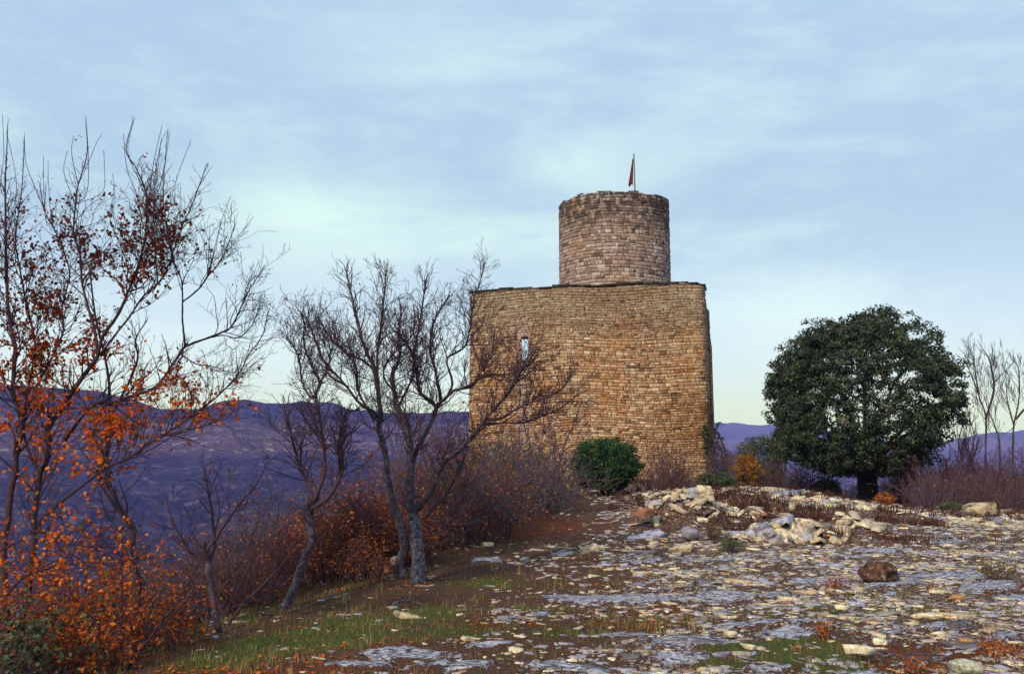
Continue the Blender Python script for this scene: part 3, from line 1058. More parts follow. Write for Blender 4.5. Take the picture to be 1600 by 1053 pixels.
def smooth_line(pts, per=4):
    pts = np.asarray(pts, dtype=float)
    if len(pts) < 3:
        t = np.linspace(0, 1, per + 1)[:, None]
        return pts[0] * (1 - t) + pts[-1] * t
    q = np.vstack([2 * pts[0] - pts[1], pts, 2 * pts[-1] - pts[-2]])
    out = []
    for i in range(1, len(q) - 2):
        for t in np.linspace(0, 1, per, endpoint=False):
            a, b, c, d = q[i - 1], q[i], q[i + 1], q[i + 2]
            out.append(0.5 * (2 * b + (c - a) * t + (2 * a - 5 * b + 4 * c - d) * t * t + (3 * b - a - 3 * c + d) * t ** 3))
    out.append(pts[-1])
    return np.array(out)


def limb(wood_thick, wood_thin, px, w0, w1, Y0, Y1, R, twig_from=0.25, every=0.12, tl=(0.35, 0.8), lvl=2, knob=0.10, fade=None, tip=0.5, thick_tint=1.0, **kw):
    """a limb through real 3-D points; px are the outline points it must pass"""
    n = len(px)
    ys = np.linspace(Y0, Y1, n)
    raw = np.array([P(a, b, y) for (a, b), y in zip(px, ys)])
    pts = smooth_line(raw, 5)
    m = len(pts)
    rad = np.linspace(w0 * (.74 if w0 > 30 else .60), w1 * .58, m) / 2 / FPX * np.linspace(Y0, Y1, m)
    rad = rad * (1 + knob * np.array([R.gauss(0, 1) for _ in range(m)]) * (rad / rad.max()))
    pts = pts + np.array([[R.gauss(0, 1), R.gauss(0, 1), R.gauss(0, 1)] for _ in range(m)]) * rad[:, None] * 0.12
    rad = np.maximum(rad, 0.0025)
    tt = thick_tint * float(np.clip((rad.mean() - 0.010) / 0.045, 0, 1))
    wood_thick.lines.append((pts, rad, tt))
    L = np.concatenate([[0], np.cumsum(np.linalg.norm(np.diff(pts, axis=0), axis=1))])
    s = L[-1] * twig_from
    while s < L[-1]:
        i = min(m - 2, int(np.searchsorted(L, s)) - 1)
        t = (s - L[i]) / max(1e-6, L[i + 1] - L[i])
        p = pts[i] * (1 - t) + pts[i + 1] * t
        d = unit(pts[i + 1] - pts[i])
        u = unit(np.cross(d, [R.gauss(0, 1), R.gauss(0, 1), R.gauss(0, 1)]))
        sp_ = R.uniform(0.45, 1.0)
        dd = unit(d * math.cos(sp_) + u * math.sin(sp_) + np.array([0, 0, 0.25]))
        rr_ = min(rad[i] * 0.6, R.uniform(0.005, 0.010))
        f_ = s / L[-1]
        fd = 1.0
        if fade:
            fd = float(np.clip((project(p[0], p[1], p[2])[1] - fade[0]) / fade[1], 0.12, 1))
        wood_thin.grow(p, dd, R.uniform(*tl) * (1.25 - 0.8 * f_) * fd, rr_, lvl, R, **kw)
        s += every * R.uniform(0.5, 1.5)
    wood_thin.grow(pts[-1], unit(pts[-1] - pts[-2]), R.uniform(*tl) * tip * .7, max(0.003, rad[-1] * 0.9), lvl, R, **kw)


def leaf_mesh(name, P0, size, tint, mat, origin, R, flat=0.0, droop=0.0, aspect=0.6):
    """folded lozenge leaves; P0 (n,3)"""
    n = len(P0)
    d = R.normal(size=(n, 3))
    d[:, 2] = d[:, 2] * (1 - flat) - droop
    d /= np.linalg.norm(d, axis=1)[:, None]
    ref = R.normal(size=(n, 3))
    if flat:
        ref = ref * (1 - flat) + np.array([0, 0, 1.]) * flat * 3
    u = np.cross(d, ref)
    u /= np.linalg.norm(u, axis=1)[:, None] + 1e-9
    nn_ = np.cross(u, d)
    s = size[:, None]
    w = s * aspect * 0.5
    a = P0
    b = P0 + d * s
    l = P0 + d * s * 0.5 + u * w + nn_ * s * 0.10
    r = P0 + d * s * 0.5 - u * w + nn_ * s * 0.10
    V = np.stack([a, r, b, l], 1).reshape(-1, 3)
    i = np.arange(n)[:, None] * 4
    F = np.concatenate([i + np.array([[0, 1, 2]]), i + np.array([[0, 2, 3]])], 0)
    return mesh_np(name, V - np.asarray(origin), F, np.repeat(tint, 4), False, mat)


R1 = random.Random(101)
NR = np.random.default_rng(5)

# ---------- middle bare tree (double stem)
def build_tree(name, limbs, base_px, Y, label, cat='tree', seed=1, mat_thick='bark', mat_thin='bark', opts=None, group=None):
    R = random.Random(seed)
    T, N = Wood(), Wood()
    base = P(base_px[0], base_px[1], Y)
    gz = float(height(np.array(base[0]), np.array(base[1])))
    ori = np.array([base[0], base[1], gz])
    root = empty(name, ori, label, cat, group)
    for lb in limbs:
        kw = dict(opts or {})
        kw.update(lb[5] if len(lb) > 5 else {})
        limb(T, N, lb[0], lb[1], lb[2], Y + lb[3], Y + lb[4], R, **kw)
    for i, ln in enumerate(T.lines):
        q = Wood()
        q.lines = [ln]
        nm_ = 'trunk' if i == 0 else 'limb'
        obj(nm_, q.mesh(nm_, M[mat_thick], ori, 5, 9), root)
    tw = obj('branches', N.mesh('branches', M[mat_thin], ori, 3, 5), root)
    tw['kind'] = 'stuff'
    return root, N, ori


NO = {'twig_from': 2.0}
OB = dict(every=0.036, tl=(0.32, 0.76), lvl=3, wig=0.22, up=0.06, dens=7.8, rmin=0.0023, ratio=0.58, spread=(.4, 1.0))
limbsB = [
    ([(655, 935), (654, 919), (652, 868), (649, 825), (644, 800)], 40, 24, 0, 0, dict(twig_from=0.9)),
    ([(644, 805), (641, 771), (641, 725), (640, 690), (629, 654), (619, 634), (616, 613), (613, 586), (624, 560), (624, 520), (627, 480)], 24, 5, 0, -0.5),
    ([(641, 735), (650, 705), (658, 691), (672, 663), (680, 634), (656, 613), (653, 586), (648, 549), (656, 506), (665, 440)], 15, 4, 0, 0.4),
    ([(676, 650), (688, 626), (683, 597), (680, 576), (672, 549), (677, 506), (699, 466)], 10, 4, .2, .7),
    ([(684, 632), (692, 626), (709, 610), (728, 605), (760, 586), (800, 584), (834, 563)], 9, 3, .2, -.6),
    ([(700, 616), (707, 597), (699, 560), (728, 538), (741, 466), (749, 445), (756, 416)], 7, 2.5, .3, .9),
    ([(728, 607), (742, 600), (750, 584), (769, 553), (771, 532)], 6, 3, .2, .6),
    ([(644, 803), (660, 785), (678, 760), (689, 725), (715, 705), (735, 685), (758, 655), (784, 626), (800, 601), (815, 575)], 20, 4, 0, -.8),
    ([(756, 657), (784, 653), (800, 643), (825, 630), (850, 622), (880, 605), (894, 582)], 9, 3, -.5, -1.0),
    ([(745, 664), (780, 661), (817, 660), (846, 651), (880, 635), (900, 618)], 7, 2.5, -.5, -.2),
    ([(784, 626), (805, 600), (815, 580), (834, 562), (845, 540)], 6, 2.5, -.6, -.2),
    ([(640, 925), (630, 905), (625, 880), (630, 851), (624, 811), (615, 788), (607, 748), (601, 703), (592, 668), (595, 650), (590, 607), (584, 573), (571, 546), (558, 501), (550, 466), (542, 427)], 24, 5, .3, .9, dict(twig_from=0.45)),
    ([(590, 600), (590, 549), (595, 512), (600, 466), (603, 427)], 8, 3, .7, .4),
    ([(586, 578), (565, 562), (544, 554), (527, 540), (510, 520), (500, 500)], 8, 3, .7, 1.2),
    ([(595, 655), (580, 640), (563, 631), (536, 597), (504, 560), (483, 506), (470, 490)], 9, 3, .7, .2),
    ([(620, 640), (640, 600), (648, 575), (640, 545), (622, 520)], 7, 3, -.1, -.5),
    ([(592, 660), (575, 640), (560, 610), (555, 570), (530, 540), (520, 510)], 8, 3, .5, 1.0),
    ([(620, 615), (600, 590), (608, 560), (640, 530), (650, 505)], 6, 3, -.2, -.8),
    ([(663, 812), (680, 790), (695, 777), (715, 740), (725, 715)], 9, 3, .3, .8),
    ([(590, 900), (584, 885), (575, 868), (558, 825), (548, 790)], 10, 4, .8, 1.3),
]
build_tree('bare_tree', limbsB, (650, 920), 11.6, 'bare spreading tree with pale lichened trunk, its right limbs crossing the castle wall', seed=4, opts=OB)

limbsC = [
    ([(438, 965), (450, 939), (464, 902), (476, 868), (487, 845), (484, 822), (483, 797)], 22, 17, 0, 0, dict(twig_from=0.8)),
    ([(483, 797), (496, 774), (490, 757), (473, 740), (464, 714), (456, 683), (451, 663), (445, 640)], 12, 4, 0, .4),
    ([(490, 782), (504, 748), (507, 725), (505, 691), (501, 663), (494, 618), (499, 599), (488, 573), (480, 557)], 11, 4, 0, .5),
    ([(494, 618), (486, 621), (472, 597), (467, 560), (459, 541), (449, 528)], 7, 3, .3, .2),
    ([(485, 795), (513, 777), (535, 734), (530, 700), (535, 668), (540, 646), (560, 640)], 13, 4, 0, -.3),
    ([(488, 575), (475, 540), (475, 506), (470, 490)], 5, 2.5, .5, .3),
    ([(499, 599), (512, 575), (516, 545), (505, 520)], 5, 2.5, .5, .9),
    ([(425, 960), (408, 916 + 40), (437, 887 + 30), (470, 870)], 6, 3, -.8, -.5),
]
build_tree('bare_tree', limbsC, (455, 945), 10.6, 'slender forked bare tree left of the pale trunked one, bent near its foot', seed=8, opts=OB)

limbsD = [
    ([(345, 1000), (339, 974), (332, 934), (325, 894), (326, 875)], 18, 14, 0, 0, dict(twig_from=0.7)),
    ([(325, 894), (307, 873), (289, 847), (274, 822), (262, 790)], 10, 3, 0, .3),
    ([(326, 877), (335, 851), (332, 808), (325, 764), (318, 730)], 11, 3, 0, .2),
    ([(333, 850), (350, 822), (375, 786), (400, 757), (412, 735)], 7, 3, 0, -.3),
    ([(357, 975), (379, 945), (408, 916), (437, 887), (455, 860)], 9, 3, -.4, -.2),
]
build_tree('bare_sapling', limbsD, (340, 985), 9.2, 'short dark forked sapling standing between the orange tree and the bent bare tree', seed=12, opts=dict(OB, every=0.11, tl=(0.25, .6), lvl=2, dens=9))

# ---------- orange tree at the left edge
OA = dict(every=0.040, tl=(0.28, 0.66), lvl=3, wig=0.2, up=0.08, dens=7.6, rmin=0.0016, ratio=0.58, thick_tint=0.25, spread=(.4, 1.0), tip=.15, fade=(200, 190))
SHOOTS = [([(136, 300), (138, 240), (134, 185)], 2.4), ([(140, 250), (150, 225), (158, 212)], 1.6), ([(110, 290), (112, 240), (115, 214)], 2), ([(98, 320), (100, 270), (105, 237)], 2),
          ([(214, 330), (200, 270), (193, 210)], 2), ([(197, 300), (200, 240), (210, 185)], 2.2), ([(228, 330), (240, 255), (253, 198)], 2.4), ([(245, 330), (246, 270), (250, 234)], 1.8),
          ([(252, 330), (257, 260), (265, 206)], 2.2), ([(262, 340), (276, 280), (298, 220)], 1.8), ([(290, 330), (318, 280), (330, 262)], 2), ([(330, 430), (345, 350), (360, 308)], 2),
          ([(345, 415), (372, 370), (395, 340)], 1.8), ([(60, 330), (68, 280), (68, 245)], 1.8), ([(20, 330), (25, 280), (10, 205)], 2), ([(50, 330), (42, 260), (38, 216)], 2),
          ([(80, 340), (76, 290), (75, 252)], 1.8), ([(165, 340), (178, 300), (176, 272)], 1.6), ([(160, 300), (163, 260), (162, 236)], 1.8), ([(2, 300), (6, 240), (4, 180)], 2)]
limbsA = [
    ([(12, 1090), (20, 1040), (8, 940), (5, 860), (11, 815), (18, 762), (24, 731), (26, 698), (34, 660), (20, 610), (24, 550), (15, 502), (11, 459), (9, 400), (9, 350), (8, 289), (10, 248), (12, 196)], 22, 2.0, 0, .3, dict(twig_from=.35)),
    ([(22, 1090), (35, 990), (45, 900), (52, 852), (53, 810), (59, 762), (64, 734), (74, 715), (76, 672), (82, 655), (95, 637), (123, 597), (152, 557)], 19, 11, 0, -.2, dict(twig_from=.5)),
    ([(152, 557), (161, 526), (185, 490), (197, 464), (214, 421), (225, 379), (230, 336), (228, 300), (212, 262), (197, 235), (207, 190)], 10, 2, -.2, -.4),
    ([(152, 557), (150, 530), (145, 505), (135, 470), (128, 440), (125, 400), (115, 360), (118, 320), (122, 290), (136, 240), (134, 187)], 9, 2, -.2, .3),
    ([(155, 553), (166, 542), (180, 523), (202, 495), (225, 462), (250, 440), (265, 410), (282, 360), (300, 320), (315, 280), (322, 262)], 7, 2, -.2, -.6),
    ([(60, 740), (40, 690), (38, 650), (60, 600), (80, 560), (98, 520), (97, 480), (105, 450), (108, 420), (90, 370), (70, 330), (62, 290)], 8, 2, .1, .7),
    ([(34, 660), (45, 600), (55, 540), (40, 470), (28, 403), (24, 372), (31, 317), (35, 284), (38, 215)], 7, 1.8, .2, .8),
    ([(60, 820), (66, 810), (95, 784), (133, 755), (166, 731), (190, 720), (213, 708), (230, 693), (251, 682), (294, 655), (328, 629), (353, 606), (374, 582), (389, 554), (410, 524), (418, 490)], 9, 2.5, -.1, -.9),
    ([(230, 693), (262, 680), (300, 672), (345, 655), (370, 650)], 5, 2, -.5, -.8),
    ([(100, 690), (142, 635), (173, 630), (202, 620), (237, 608), (256, 590), (268, 571), (289, 541)], 9, 7, 0, .2),
    ([(289, 541), (322, 529), (343, 521), (361, 511), (376, 482), (389, 454), (397, 441), (412, 418)], 7, 2, .2, .5),
    ([(289, 541), (288, 526), (285, 500), (285, 470), (285, 457), (283, 436), (272, 410), (262, 360), (255, 300), (262, 205)], 6, 1.8, .2, 0),
    ([(285, 472), (310, 452), (325, 431), (338, 416), (353, 390), (366, 355)], 5, 2, .1, -.3),
    ([(280, 552), (305, 568), (330, 572), (355, 580)], 4, 2, .2, .4),
    ([(330, 527), (350, 524), (372, 528), (392, 510), (405, 480)], 4, 2, .3, .6),
    ([(20, 620), (0, 580), (-20, 520), (-30, 450), (-25, 380)], 7, 3, .2, .4),
    ([(76, 690), (110, 700), (150, 705), (190, 700)], 4, 2, 0, -.3),
    ([(225, 462), (245, 445), (243, 400), (240, 330), (243, 270), (252, 220)], 4, 1.6, -.4, -.5),
    ([(0, 860), (30, 845), (60, 830), (110, 850), (160, 855), (205, 850)], 6, 2, -.6, -.9),
    ([(10, 930), (40, 900), (90, 885), (140, 880), (190, 878), (222, 868)], 6, 2, -.8, -1.1),
]
ctrl = []
for lb in limbsA:
    for i_, (a_, b_) in enumerate(lb[0]):
        ctrl.append((a_, b_, lb[3] + (lb[4] - lb[3]) * i_ / (len(lb[0]) - 1)))
for (pp, w) in SHOOTS:
    q = pp[0]
    c = min((c for c in ctrl if c[1] > q[1] - 5), key=lambda c: (c[0] - q[0]) ** 2 + 0.4 * (c[1] - q[1]) ** 2)
    limbsA.append(([(c[0], c[1])] + ([q] if abs(c[1] - q[1]) > 12 else []) + list(pp[1:]), w, 1.2, c[2], c[2], dict(twig_from=.3, every=.12, tl=(.04, .16), lvl=0, tip=.1)))
rootA, NA, oriA = build_tree('oak_tree', limbsA, (20, 1060), 8.2, 'tall bushy oak at the left edge still holding orange and brown leaves', seed=21, opts=OA)
tips = np.array(NA.tips)
tpx, tpy = project(tips[:, 0], tips[:, 1], tips[:, 2])
dens = np.exp(-(((tpx - 110) / 130) ** 2 + ((tpy - 520) / 190) ** 2)) * 0.26 + 0.003
dens += 0.55 * np.exp(-(((tpx - 60) / 130) ** 2 + ((tpy - 640) / 80) ** 2))
dens += 0.13 * np.exp(-(((tpx - 280) / 120) ** 2 + ((tpy - 640) / 50) ** 2))
dens += 0.12 * np.exp(-(((tpx - 235) / 50) ** 2 + ((tpy - 390) / 60) ** 2))
dens += 0.26 * np.exp(-(((tpx - 90) / 130) ** 2 + ((tpy - 880) / 50) ** 2))
dens *= np.where(tpy < 300, 0.15, 1.3)
cls = fbm(tips[:, 0] * 4 + 9, tips[:, 2] * 4, 5, 2)
dens *= np.where(cls > 0.5, 1.8, 0.4)
k = NR.random(len(tips)) < dens
LP = tips[k]
LP = np.repeat(LP, 2, axis=0) + NR.normal(scale=0.018, size=(len(LP) * 2, 3))
ly = project(LP[:, 0], LP[:, 1], LP[:, 2])[1]
ti = np.clip(0.08 + 0.62 * sstep(ly, 330, 800) + NR.normal(scale=0.13, size=len(LP)), 0, 0.86)
ti = np.where(NR.random(len(LP)) < 0.13 * sstep(ly, 450, 650), 0.97, ti)
o = obj('foliage', leaf_mesh('foliage', LP, NR.uniform(0.024, 0.050, len(LP)), ti, M['autumn'], oriA, NR, 0, 0.4, 0.75), rootA)
o['kind'] = 'stuff'

# second, dark trunk behind the orange foliage
limbsE = [
    ([(205, 1060), (209, 1005), (213, 957), (221, 917), (211, 893), (202, 862), (209, 834), (202, 815), (187, 796), (176, 767), (171, 758), (168, 700), (172, 640), (168, 580), (150, 500), (140, 420)], 24, 4, 0, .4, dict(twig_from=.35)),
    ([(203, 825), (185, 800), (165, 770), (150, 740), (120, 720)], 9, 4, 0, .5),
    ([(214, 950), (216, 900), (200, 870), (185, 830), (165, 800), (158, 775)], 8, 3, 0, .2),
    ([(172, 650), (200, 600), (215, 560), (212, 530), (230, 500)], 8, 3, .3, .6),
    ([(168, 690), (140, 650), (125, 620), (80, 590), (75, 560)], 7, 3, .3, .9),
]
rootE, NE, oriE = build_tree('oak_tree', limbsE, (207, 1030), 9.0, 'dark knotty trunked oak just right of the orange leaved oak, mostly bare', seed=31, opts=dict(OA, every=.09, thick_tint=1.0, lvl=2, dens=9))
tips = np.array(NE.tips)
k = NR.random(len(tips)) < 0.05
LP = tips[k] + NR.normal(scale=0.02, size=(k.sum(), 3))
o = obj('foliage', leaf_mesh('foliage', LP, NR.uniform(0.028, 0.056, len(LP)), np.clip(NR.normal(.5, .15, len(LP)), 0, .86), M['autumn'], oriE, NR, 0, 0.4, 0.75), rootE)
o['kind'] = 'stuff'

limbsF = [
    ([(200, 1045), (204, 1038), (237, 993), (256, 967), (280, 936), (299, 901), (315, 870)], 10, 3, 0, -.2),
    ([(237, 993), (262, 968), (300, 929), (330, 905)], 6, 2.5, 0, .3),
    ([(190, 1030), (188, 1010), (191, 960), (191, 920), (190, 860)], 5, 2.5, 0, .1),
]
build_tree('bare_sapling', limbsF, (202, 1045), 7.6, 'dark stem leaning to the right beside the knotty oak trunk at lower left', seed=33, opts=dict(OA, fade=None, every=.16, tl=(.2, .5), lvl=1))

# low orange-leaved undergrowth below the big oak
def leafy_bush(name, cx, cy, w, h, dep, Y, n_stem, leaf_n, leafmat, label, cat='bush', seed=1, size=(0.03, 0.055), twig='twig', group=None, tmin=0.1, tmax=0.9, aspect=.7, squash=0.6, lens=0.5):
    """a bush of real stems; (cx, cy) photograph point of its foot"""
    R = random.Random(seed)
    G = np.random.default_rng(seed)
    base = P(cx, cy, Y)
    gz = float(height(np.array(base[0]), np.array(base[1])))
    ori = np.array([base[0], base[1], gz])
    root = empty(name, ori, label, cat, group)
    Wd = Wood()
    for i in range(n_stem):
        a = R.uniform(0, 6.283)
        sp = R.uniform(0, 1) ** 0.6
        foot = ori + np.array([math.cos(a) * sp * w * 0.22, math.sin(a) * sp * dep * 0.22, 0])
        d = unit(np.array([math.cos(a) * sp * w * 0.55, math.sin(a) * sp * dep * 0.55, h]))
        L = h * R.uniform(0.55, 1.1) * (1.05 - 0.3 * sp)
        Wd.grow(foot, d, L, 0.004 + 0.006 * h * R.random(), 2, R, wig=0.26, up=0.02, dens=6.0 / max(0.5, h), ratio=0.5, rmin=0.0035 * Y / 12, step=h / 6)
    o = obj('stems', Wd.mesh('stems', M[twig], ori, 3, 5), root)
    o['kind'] = 'stuff'
    # stems carry a random tint
    if leaf_n:
        tips = np.array(Wd.tips)
        idx = G.integers(0, len(tips), leaf_n)
        LP = tips[idx] + G.normal(scale=0.04 * Y / 12 + 0.01, size=(leaf_n, 3))
        o = obj('foliage', leaf_mesh('foliage', LP, G.uniform(size[0], size[1], leaf_n), G.uniform(tmin, tmax, leaf_n), M[leafmat], ori, G, 0, .2, aspect), root)
        o['kind'] = 'stuff'
    return root


leafy_bush('leafy_bush', 60, 1000, 1.1, 1.25, .8, 7.9, 30, 2600, 'autumn', 'low bush with dense bright orange leaves under the tall oak at lower left', seed=2, tmin=.15, tmax=.98, size=(.022, .045))
leafy_bush('leafy_bush', 150, 1010, 1.0, 1.05, .7, 8.2, 26, 1700, 'autumn', 'thin orange leaved bush against the dark knotty oak trunk', seed=3, tmin=.15, tmax=1.0, size=(.022, .045))
leafy_bush('leafy_bush', 10, 1060, .9, .7, .6, 6.9, 22, 1300, 'scrub', 'dark green bush in the lower left corner of the view', seed=4, tmin=.1, tmax=.8)
leafy_bush('leafy_bush', 95, 1050, 1.2, .55, .6, 7.4, 30, 1500, 'rustleaf', 'low tangle of brown leaves and twigs at the foot of the orange bush', seed=5)


leafy_bush('leafy_bush', 260, 1000, 1.0, .5, .6, 8.6, 24, 500, 'rustleaf', 'low brown twiggy bush right of the knotty dark oak trunk', seed=6)
leafy_bush('leafy_bush', 30, 940, 1.5, 1.1, .9, 9.6, 30, 1300, 'autumn', 'orange brown bush behind the left stems of the tall oak', seed=7, tmin=.1, tmax=.8)
leafy_bush('leafy_bush', 230, 960, 1.3, .9, .8, 10.2, 26, 500, 'rustleaf', 'thin brown bush behind the knotty dark oak trunk', seed=8)


def copy_tree(root):
    r = root.copy()
    col.objects.link(r)
    for ch in list(root.children):
        c = ch.copy()
        col.objects.link(c)
        c.parent = r
    return r


# shrub prototypes for the thickets, copied with turns and sizes
protos = {}
for key, args in {
    'bare': dict(w=1.6, h=1.5, dep=1.4, n_stem=24, leaf_n=70, leafmat='rustleaf', twig='twig'),
    'grey': dict(w=1.5, h=1.5, dep=1.3, n_stem=24, leaf_n=110, leafmat='rustleaf', twig='twig_grey'),
    'rust': dict(w=1.5, h=1.2, dep=1.4, n_stem=24, leaf_n=700, leafmat='rustleaf', twig='twig'),
    'olive': dict(w=1.4, h=1.3, dep=1.2, n_stem=24, leaf_n=900, leafmat='oliveleaf', twig='twig_grey'),
}.items():
    protos[key] = dict(args)
made = {}
SHRUBS = []


def shrub(kind, px, py_foot, Y, scale, label, group, hz=1.0):
    key = kind
    base = P(px, py_foot, Y)
    gz = float(height(np.array(base[0]), np.array(base[1])))
    name = {'bare': 'bare_shrub', 'grey': 'grey_shrub', 'rust': 'rusty_shrub', 'olive': 'olive_shrub'}[kind]
    v = R1.randrange(3)
    if (key, v) not in made:
        a = protos[key]
        root = leafy_bush(name, 800, 700, a['w'], a['h'], a['dep'], 14.0, a['n_stem'], a['leaf_n'], a['leafmat'], None, 'shrub', seed=50 + v * 7 + len(key), twig=a['twig'])
        made[(key, v)] = root
        first = True
    else:
        root = copy_tree(made[(key, v)])
    root.location = (base[0], base[1], gz - 0.03)
    root.rotation_euler = (0, 0, R1.uniform(0, 6.28))
    root.scale = (scale, scale, scale * hz)
    root['label'] = label
    SHRUBS.append((label, px, root))
    root['category'] = 'shrub'
    root['group'] = group
    return root


# (kinds, px range, Y range, count, size range, target top, label, group)
THICKETS = [
    ('grey rust bare grey', (400, 640), (12.5, 16.5), 11, (.8, 1.25), 'purple brown shrub behind the bent bare tree', 'shrubs behind the bent bare tree'),
    ('grey bare grey bare grey rust', (150, 430), (11.2, 13.5), 20, (.6, 1.15), 'thin greyish shrub behind the short dark sapling', 'shrubs behind the short sapling'),
    ('rust rust bare', (500, 640), (12.6, 14.5), 9, (.7, 1.05), 'rust leaved shrub close behind the pale trunked tree', 'rusty shrubs behind the pale trunked tree'),
    ('grey rust bare olive grey', (650, 800), (15.0, 22.0), 14, (1.0, 1.7), 'purple brown shrub between pale trunked tree and castle', 'shrubs between tree and castle'),
    ('grey rust bare olive grey', (745, 862), (22.0, 30.0), 16, (1.1, 1.7), 'purple brown shrub below the arrow slit of the castle', 'shrubs below the castle wall'),
]
for (kinds, pr, yr, cnt, sc, lab, grp) in THICKETS:
    kk = kinds.split()
    for i in range(cnt):
        px = pr[0] + (pr[1] - pr[0]) * (i + R1.uniform(0.1, 0.9)) / cnt
        Y = R1.uniform(*yr)
        kd = kk[i % len(kk)]
        lbl = {'bare': lab, 'grey': lab.replace('purple brown', 'greyish'), 'rust': lab.replace('purple brown', 'rusty').replace('greyish', 'rusty'), 'olive': lab.replace('purple brown', 'olive yellow')}[kd]
        shrub(kd, px, 760, Y, R1.uniform(*sc), lbl, grp, 1.0)
# red-brown low shrubs at the plateau rim
for i in range(9):
    px = 560 + 32 * i + R1.uniform(-12, 12)
    Y = 11.8 + i * 1.3
    shrub('rust', px, 800, Y, R1.uniform(.35, .6), 'low rusty shrub on the rim of the rocky ground', 'low rusty shrubs on the rim')


# ------------------------------------------------------------------ dense crowns
def clumps_mesh(name, C, Rr, per, leaf, mat, origin, seed, tint_c=0.5, tint_s=0.2, flatten=0.75, aspect=.6):
    G = np.random.default_rng(seed)
    n = len(C)
    d = G.normal(size=(n, per, 3))
    d /= np.linalg.norm(d, axis=2, keepdims=True)
    rr_ = G.random((n, per, 1)) ** 0.4
    Pp = C[:, None] + d * rr_ * Rr[:, None, None] * np.array([1, 1, flatten])
    ti = np.clip(G.normal(tint_c, tint_s, (n, 1)) + G.normal(0, 0.12, (n, per)), 0, 1)
    # leaves lie roughly facing outward from their clump
    out = d + G.normal(scale=0.55, size=d.shape)
    out /= np.linalg.norm(out, axis=2, keepdims=True)
    t = np.cross(out, G.normal(size=d.shape))
    t /= np.linalg.norm(t, axis=2, keepdims=True)
    b = np.cross(out, t)
    s = G.uniform(leaf[0], leaf[1], (n, per, 1))
    V = np.stack([Pp - t * s * .5, Pp - b * s * aspect * .5, Pp + t * s * .5, Pp + b * s * aspect * .5], 2).reshape(-1, 3)
    F = np.arange(len(V)).reshape(-1, 4)
    return mesh_np(name, V - np.asarray(origin), F, np.repeat(ti.ravel(), 4), False, mat)


def crown_points(center, semi, n, seed, shell=(0.78, 1.0), lump=0.16, cut_bottom=-0.75):
    G = np.random.default_rng(seed)
    i = np.arange(n) + 0.5
    ph = np.arccos(1 - 2 * i / n)
    th = math.pi * (1 + 5 ** 0.5) * i
    d = np.stack([np.cos(th) * np.sin(ph), np.sin(th) * np.sin(ph), np.cos(ph)], -1)
    d += G.normal(scale=0.03, size=d.shape)
    l = 1 + lump * (fbm(d[:, 0] * 2.2 + 7, d[:, 2] * 2.2 + d[:, 1] * 1.7 + 3, seed, 3) - 0.5) * 2
    r = G.uniform(shell[0], shell[1], n) * l
    d = d[:, :] * r[:, None]
    d = d[d[:, 2] > cut_bottom]
    return np.asarray(center) + d * np.asarray(semi)


# holm oak
OY = 38.0
ob = P(1355, 790, OY)
oz = float(height(np.array(ob[0]), np.array(OY)))
OO = np.array([ob[0], OY, oz])
holm = empty('holm_oak', OO, 'large dark green round crowned evergreen oak right of the castle', 'tree')
Wd = Wood()
R = random.Random(9)
trk = [P(1355, 800, OY), P(1356, 775, OY), P(1355, 750, OY), P(1353, 732, OY)]
Wd.lines.append((smooth_line(trk, 4), np.linspace(0.44, 0.38, 13), 1.0))
for (tx, ty, dy) in ((1270, 640, .8), (1310, 600, -1.2), (1350, 560, .5), (1400, 590, -1.0), (1450, 640, .6), (1490, 650, -.3), (1230, 670, -.4), (1380, 640, 2.0), (1320, 640, 2.4), (1360, 650, -2.6)):
    end = P(tx, ty, OY + dy)
    st0 = trk[-1]
    mid_ = st0 * 0.6 + end * 0.4 + np.array([0, 0, 0.4 * R.random()])
    Wd.lines.append((smooth_line([st0 - np.array([0, 0, .2]), mid_, end], 5), np.linspace(0.14, 0.03, 11), 1.0))
    for q in range(7):
        f = 0.4 + 0.6 * q / 7
        Wd.grow(mid_ + (end - mid_) * f, unit(end - st0 + np.array([R.gauss(0, 1.5), R.gauss(0, 1.5), R.gauss(0, 1)])), 1.3, 0.03, 1, R, dens=3, rmin=0.008)
obj('trunk', Wd.mesh('trunk', M['bark_dark'], OO, 4, 8), holm)
cc = P(1342, 632, OY)
hs_ = 4.0
crown = crown_points(cc, (3.95, 3.9, 3.8), 3200, 3, (0.74, 1.0), 0.06, -0.8)
px_, py_ = project(crown[:, 0], crown[:, 1], crown[:, 2])
# bulges of the outline: shoulder at upper right, low arm at the right, skirt at lower left
ex = []
G = np.random.default_rng(77)
for (bx, by, br, n) in ((1425, 530, 1.15, 90), (1480, 585, .9, 30), (1497, 640, .75, 60), (1235, 640, 1.0, 60), (1250, 705, .9, 60), (1330, 725, 1.0, 60), (1420, 720, .9, 50), (1280, 560, .8, 50), (1370, 505, .9, 60), (1300, 728, .6, 25), (1446, 552, .8, 50), (1462, 575, .7, 40), (1262, 590, .8, 40), (1228, 595, .6, 30)):
    c0 = P(bx, by, OY + G.uniform(-1.4, 1.0))
    d = G.normal(size=(n, 3))
    d /= np.linalg.norm(d, axis=1)[:, None]
    ex.append(c0 + d * br * G.uniform(.55, 1.0, (n, 1)))
crown = np.concatenate([crown] + ex)
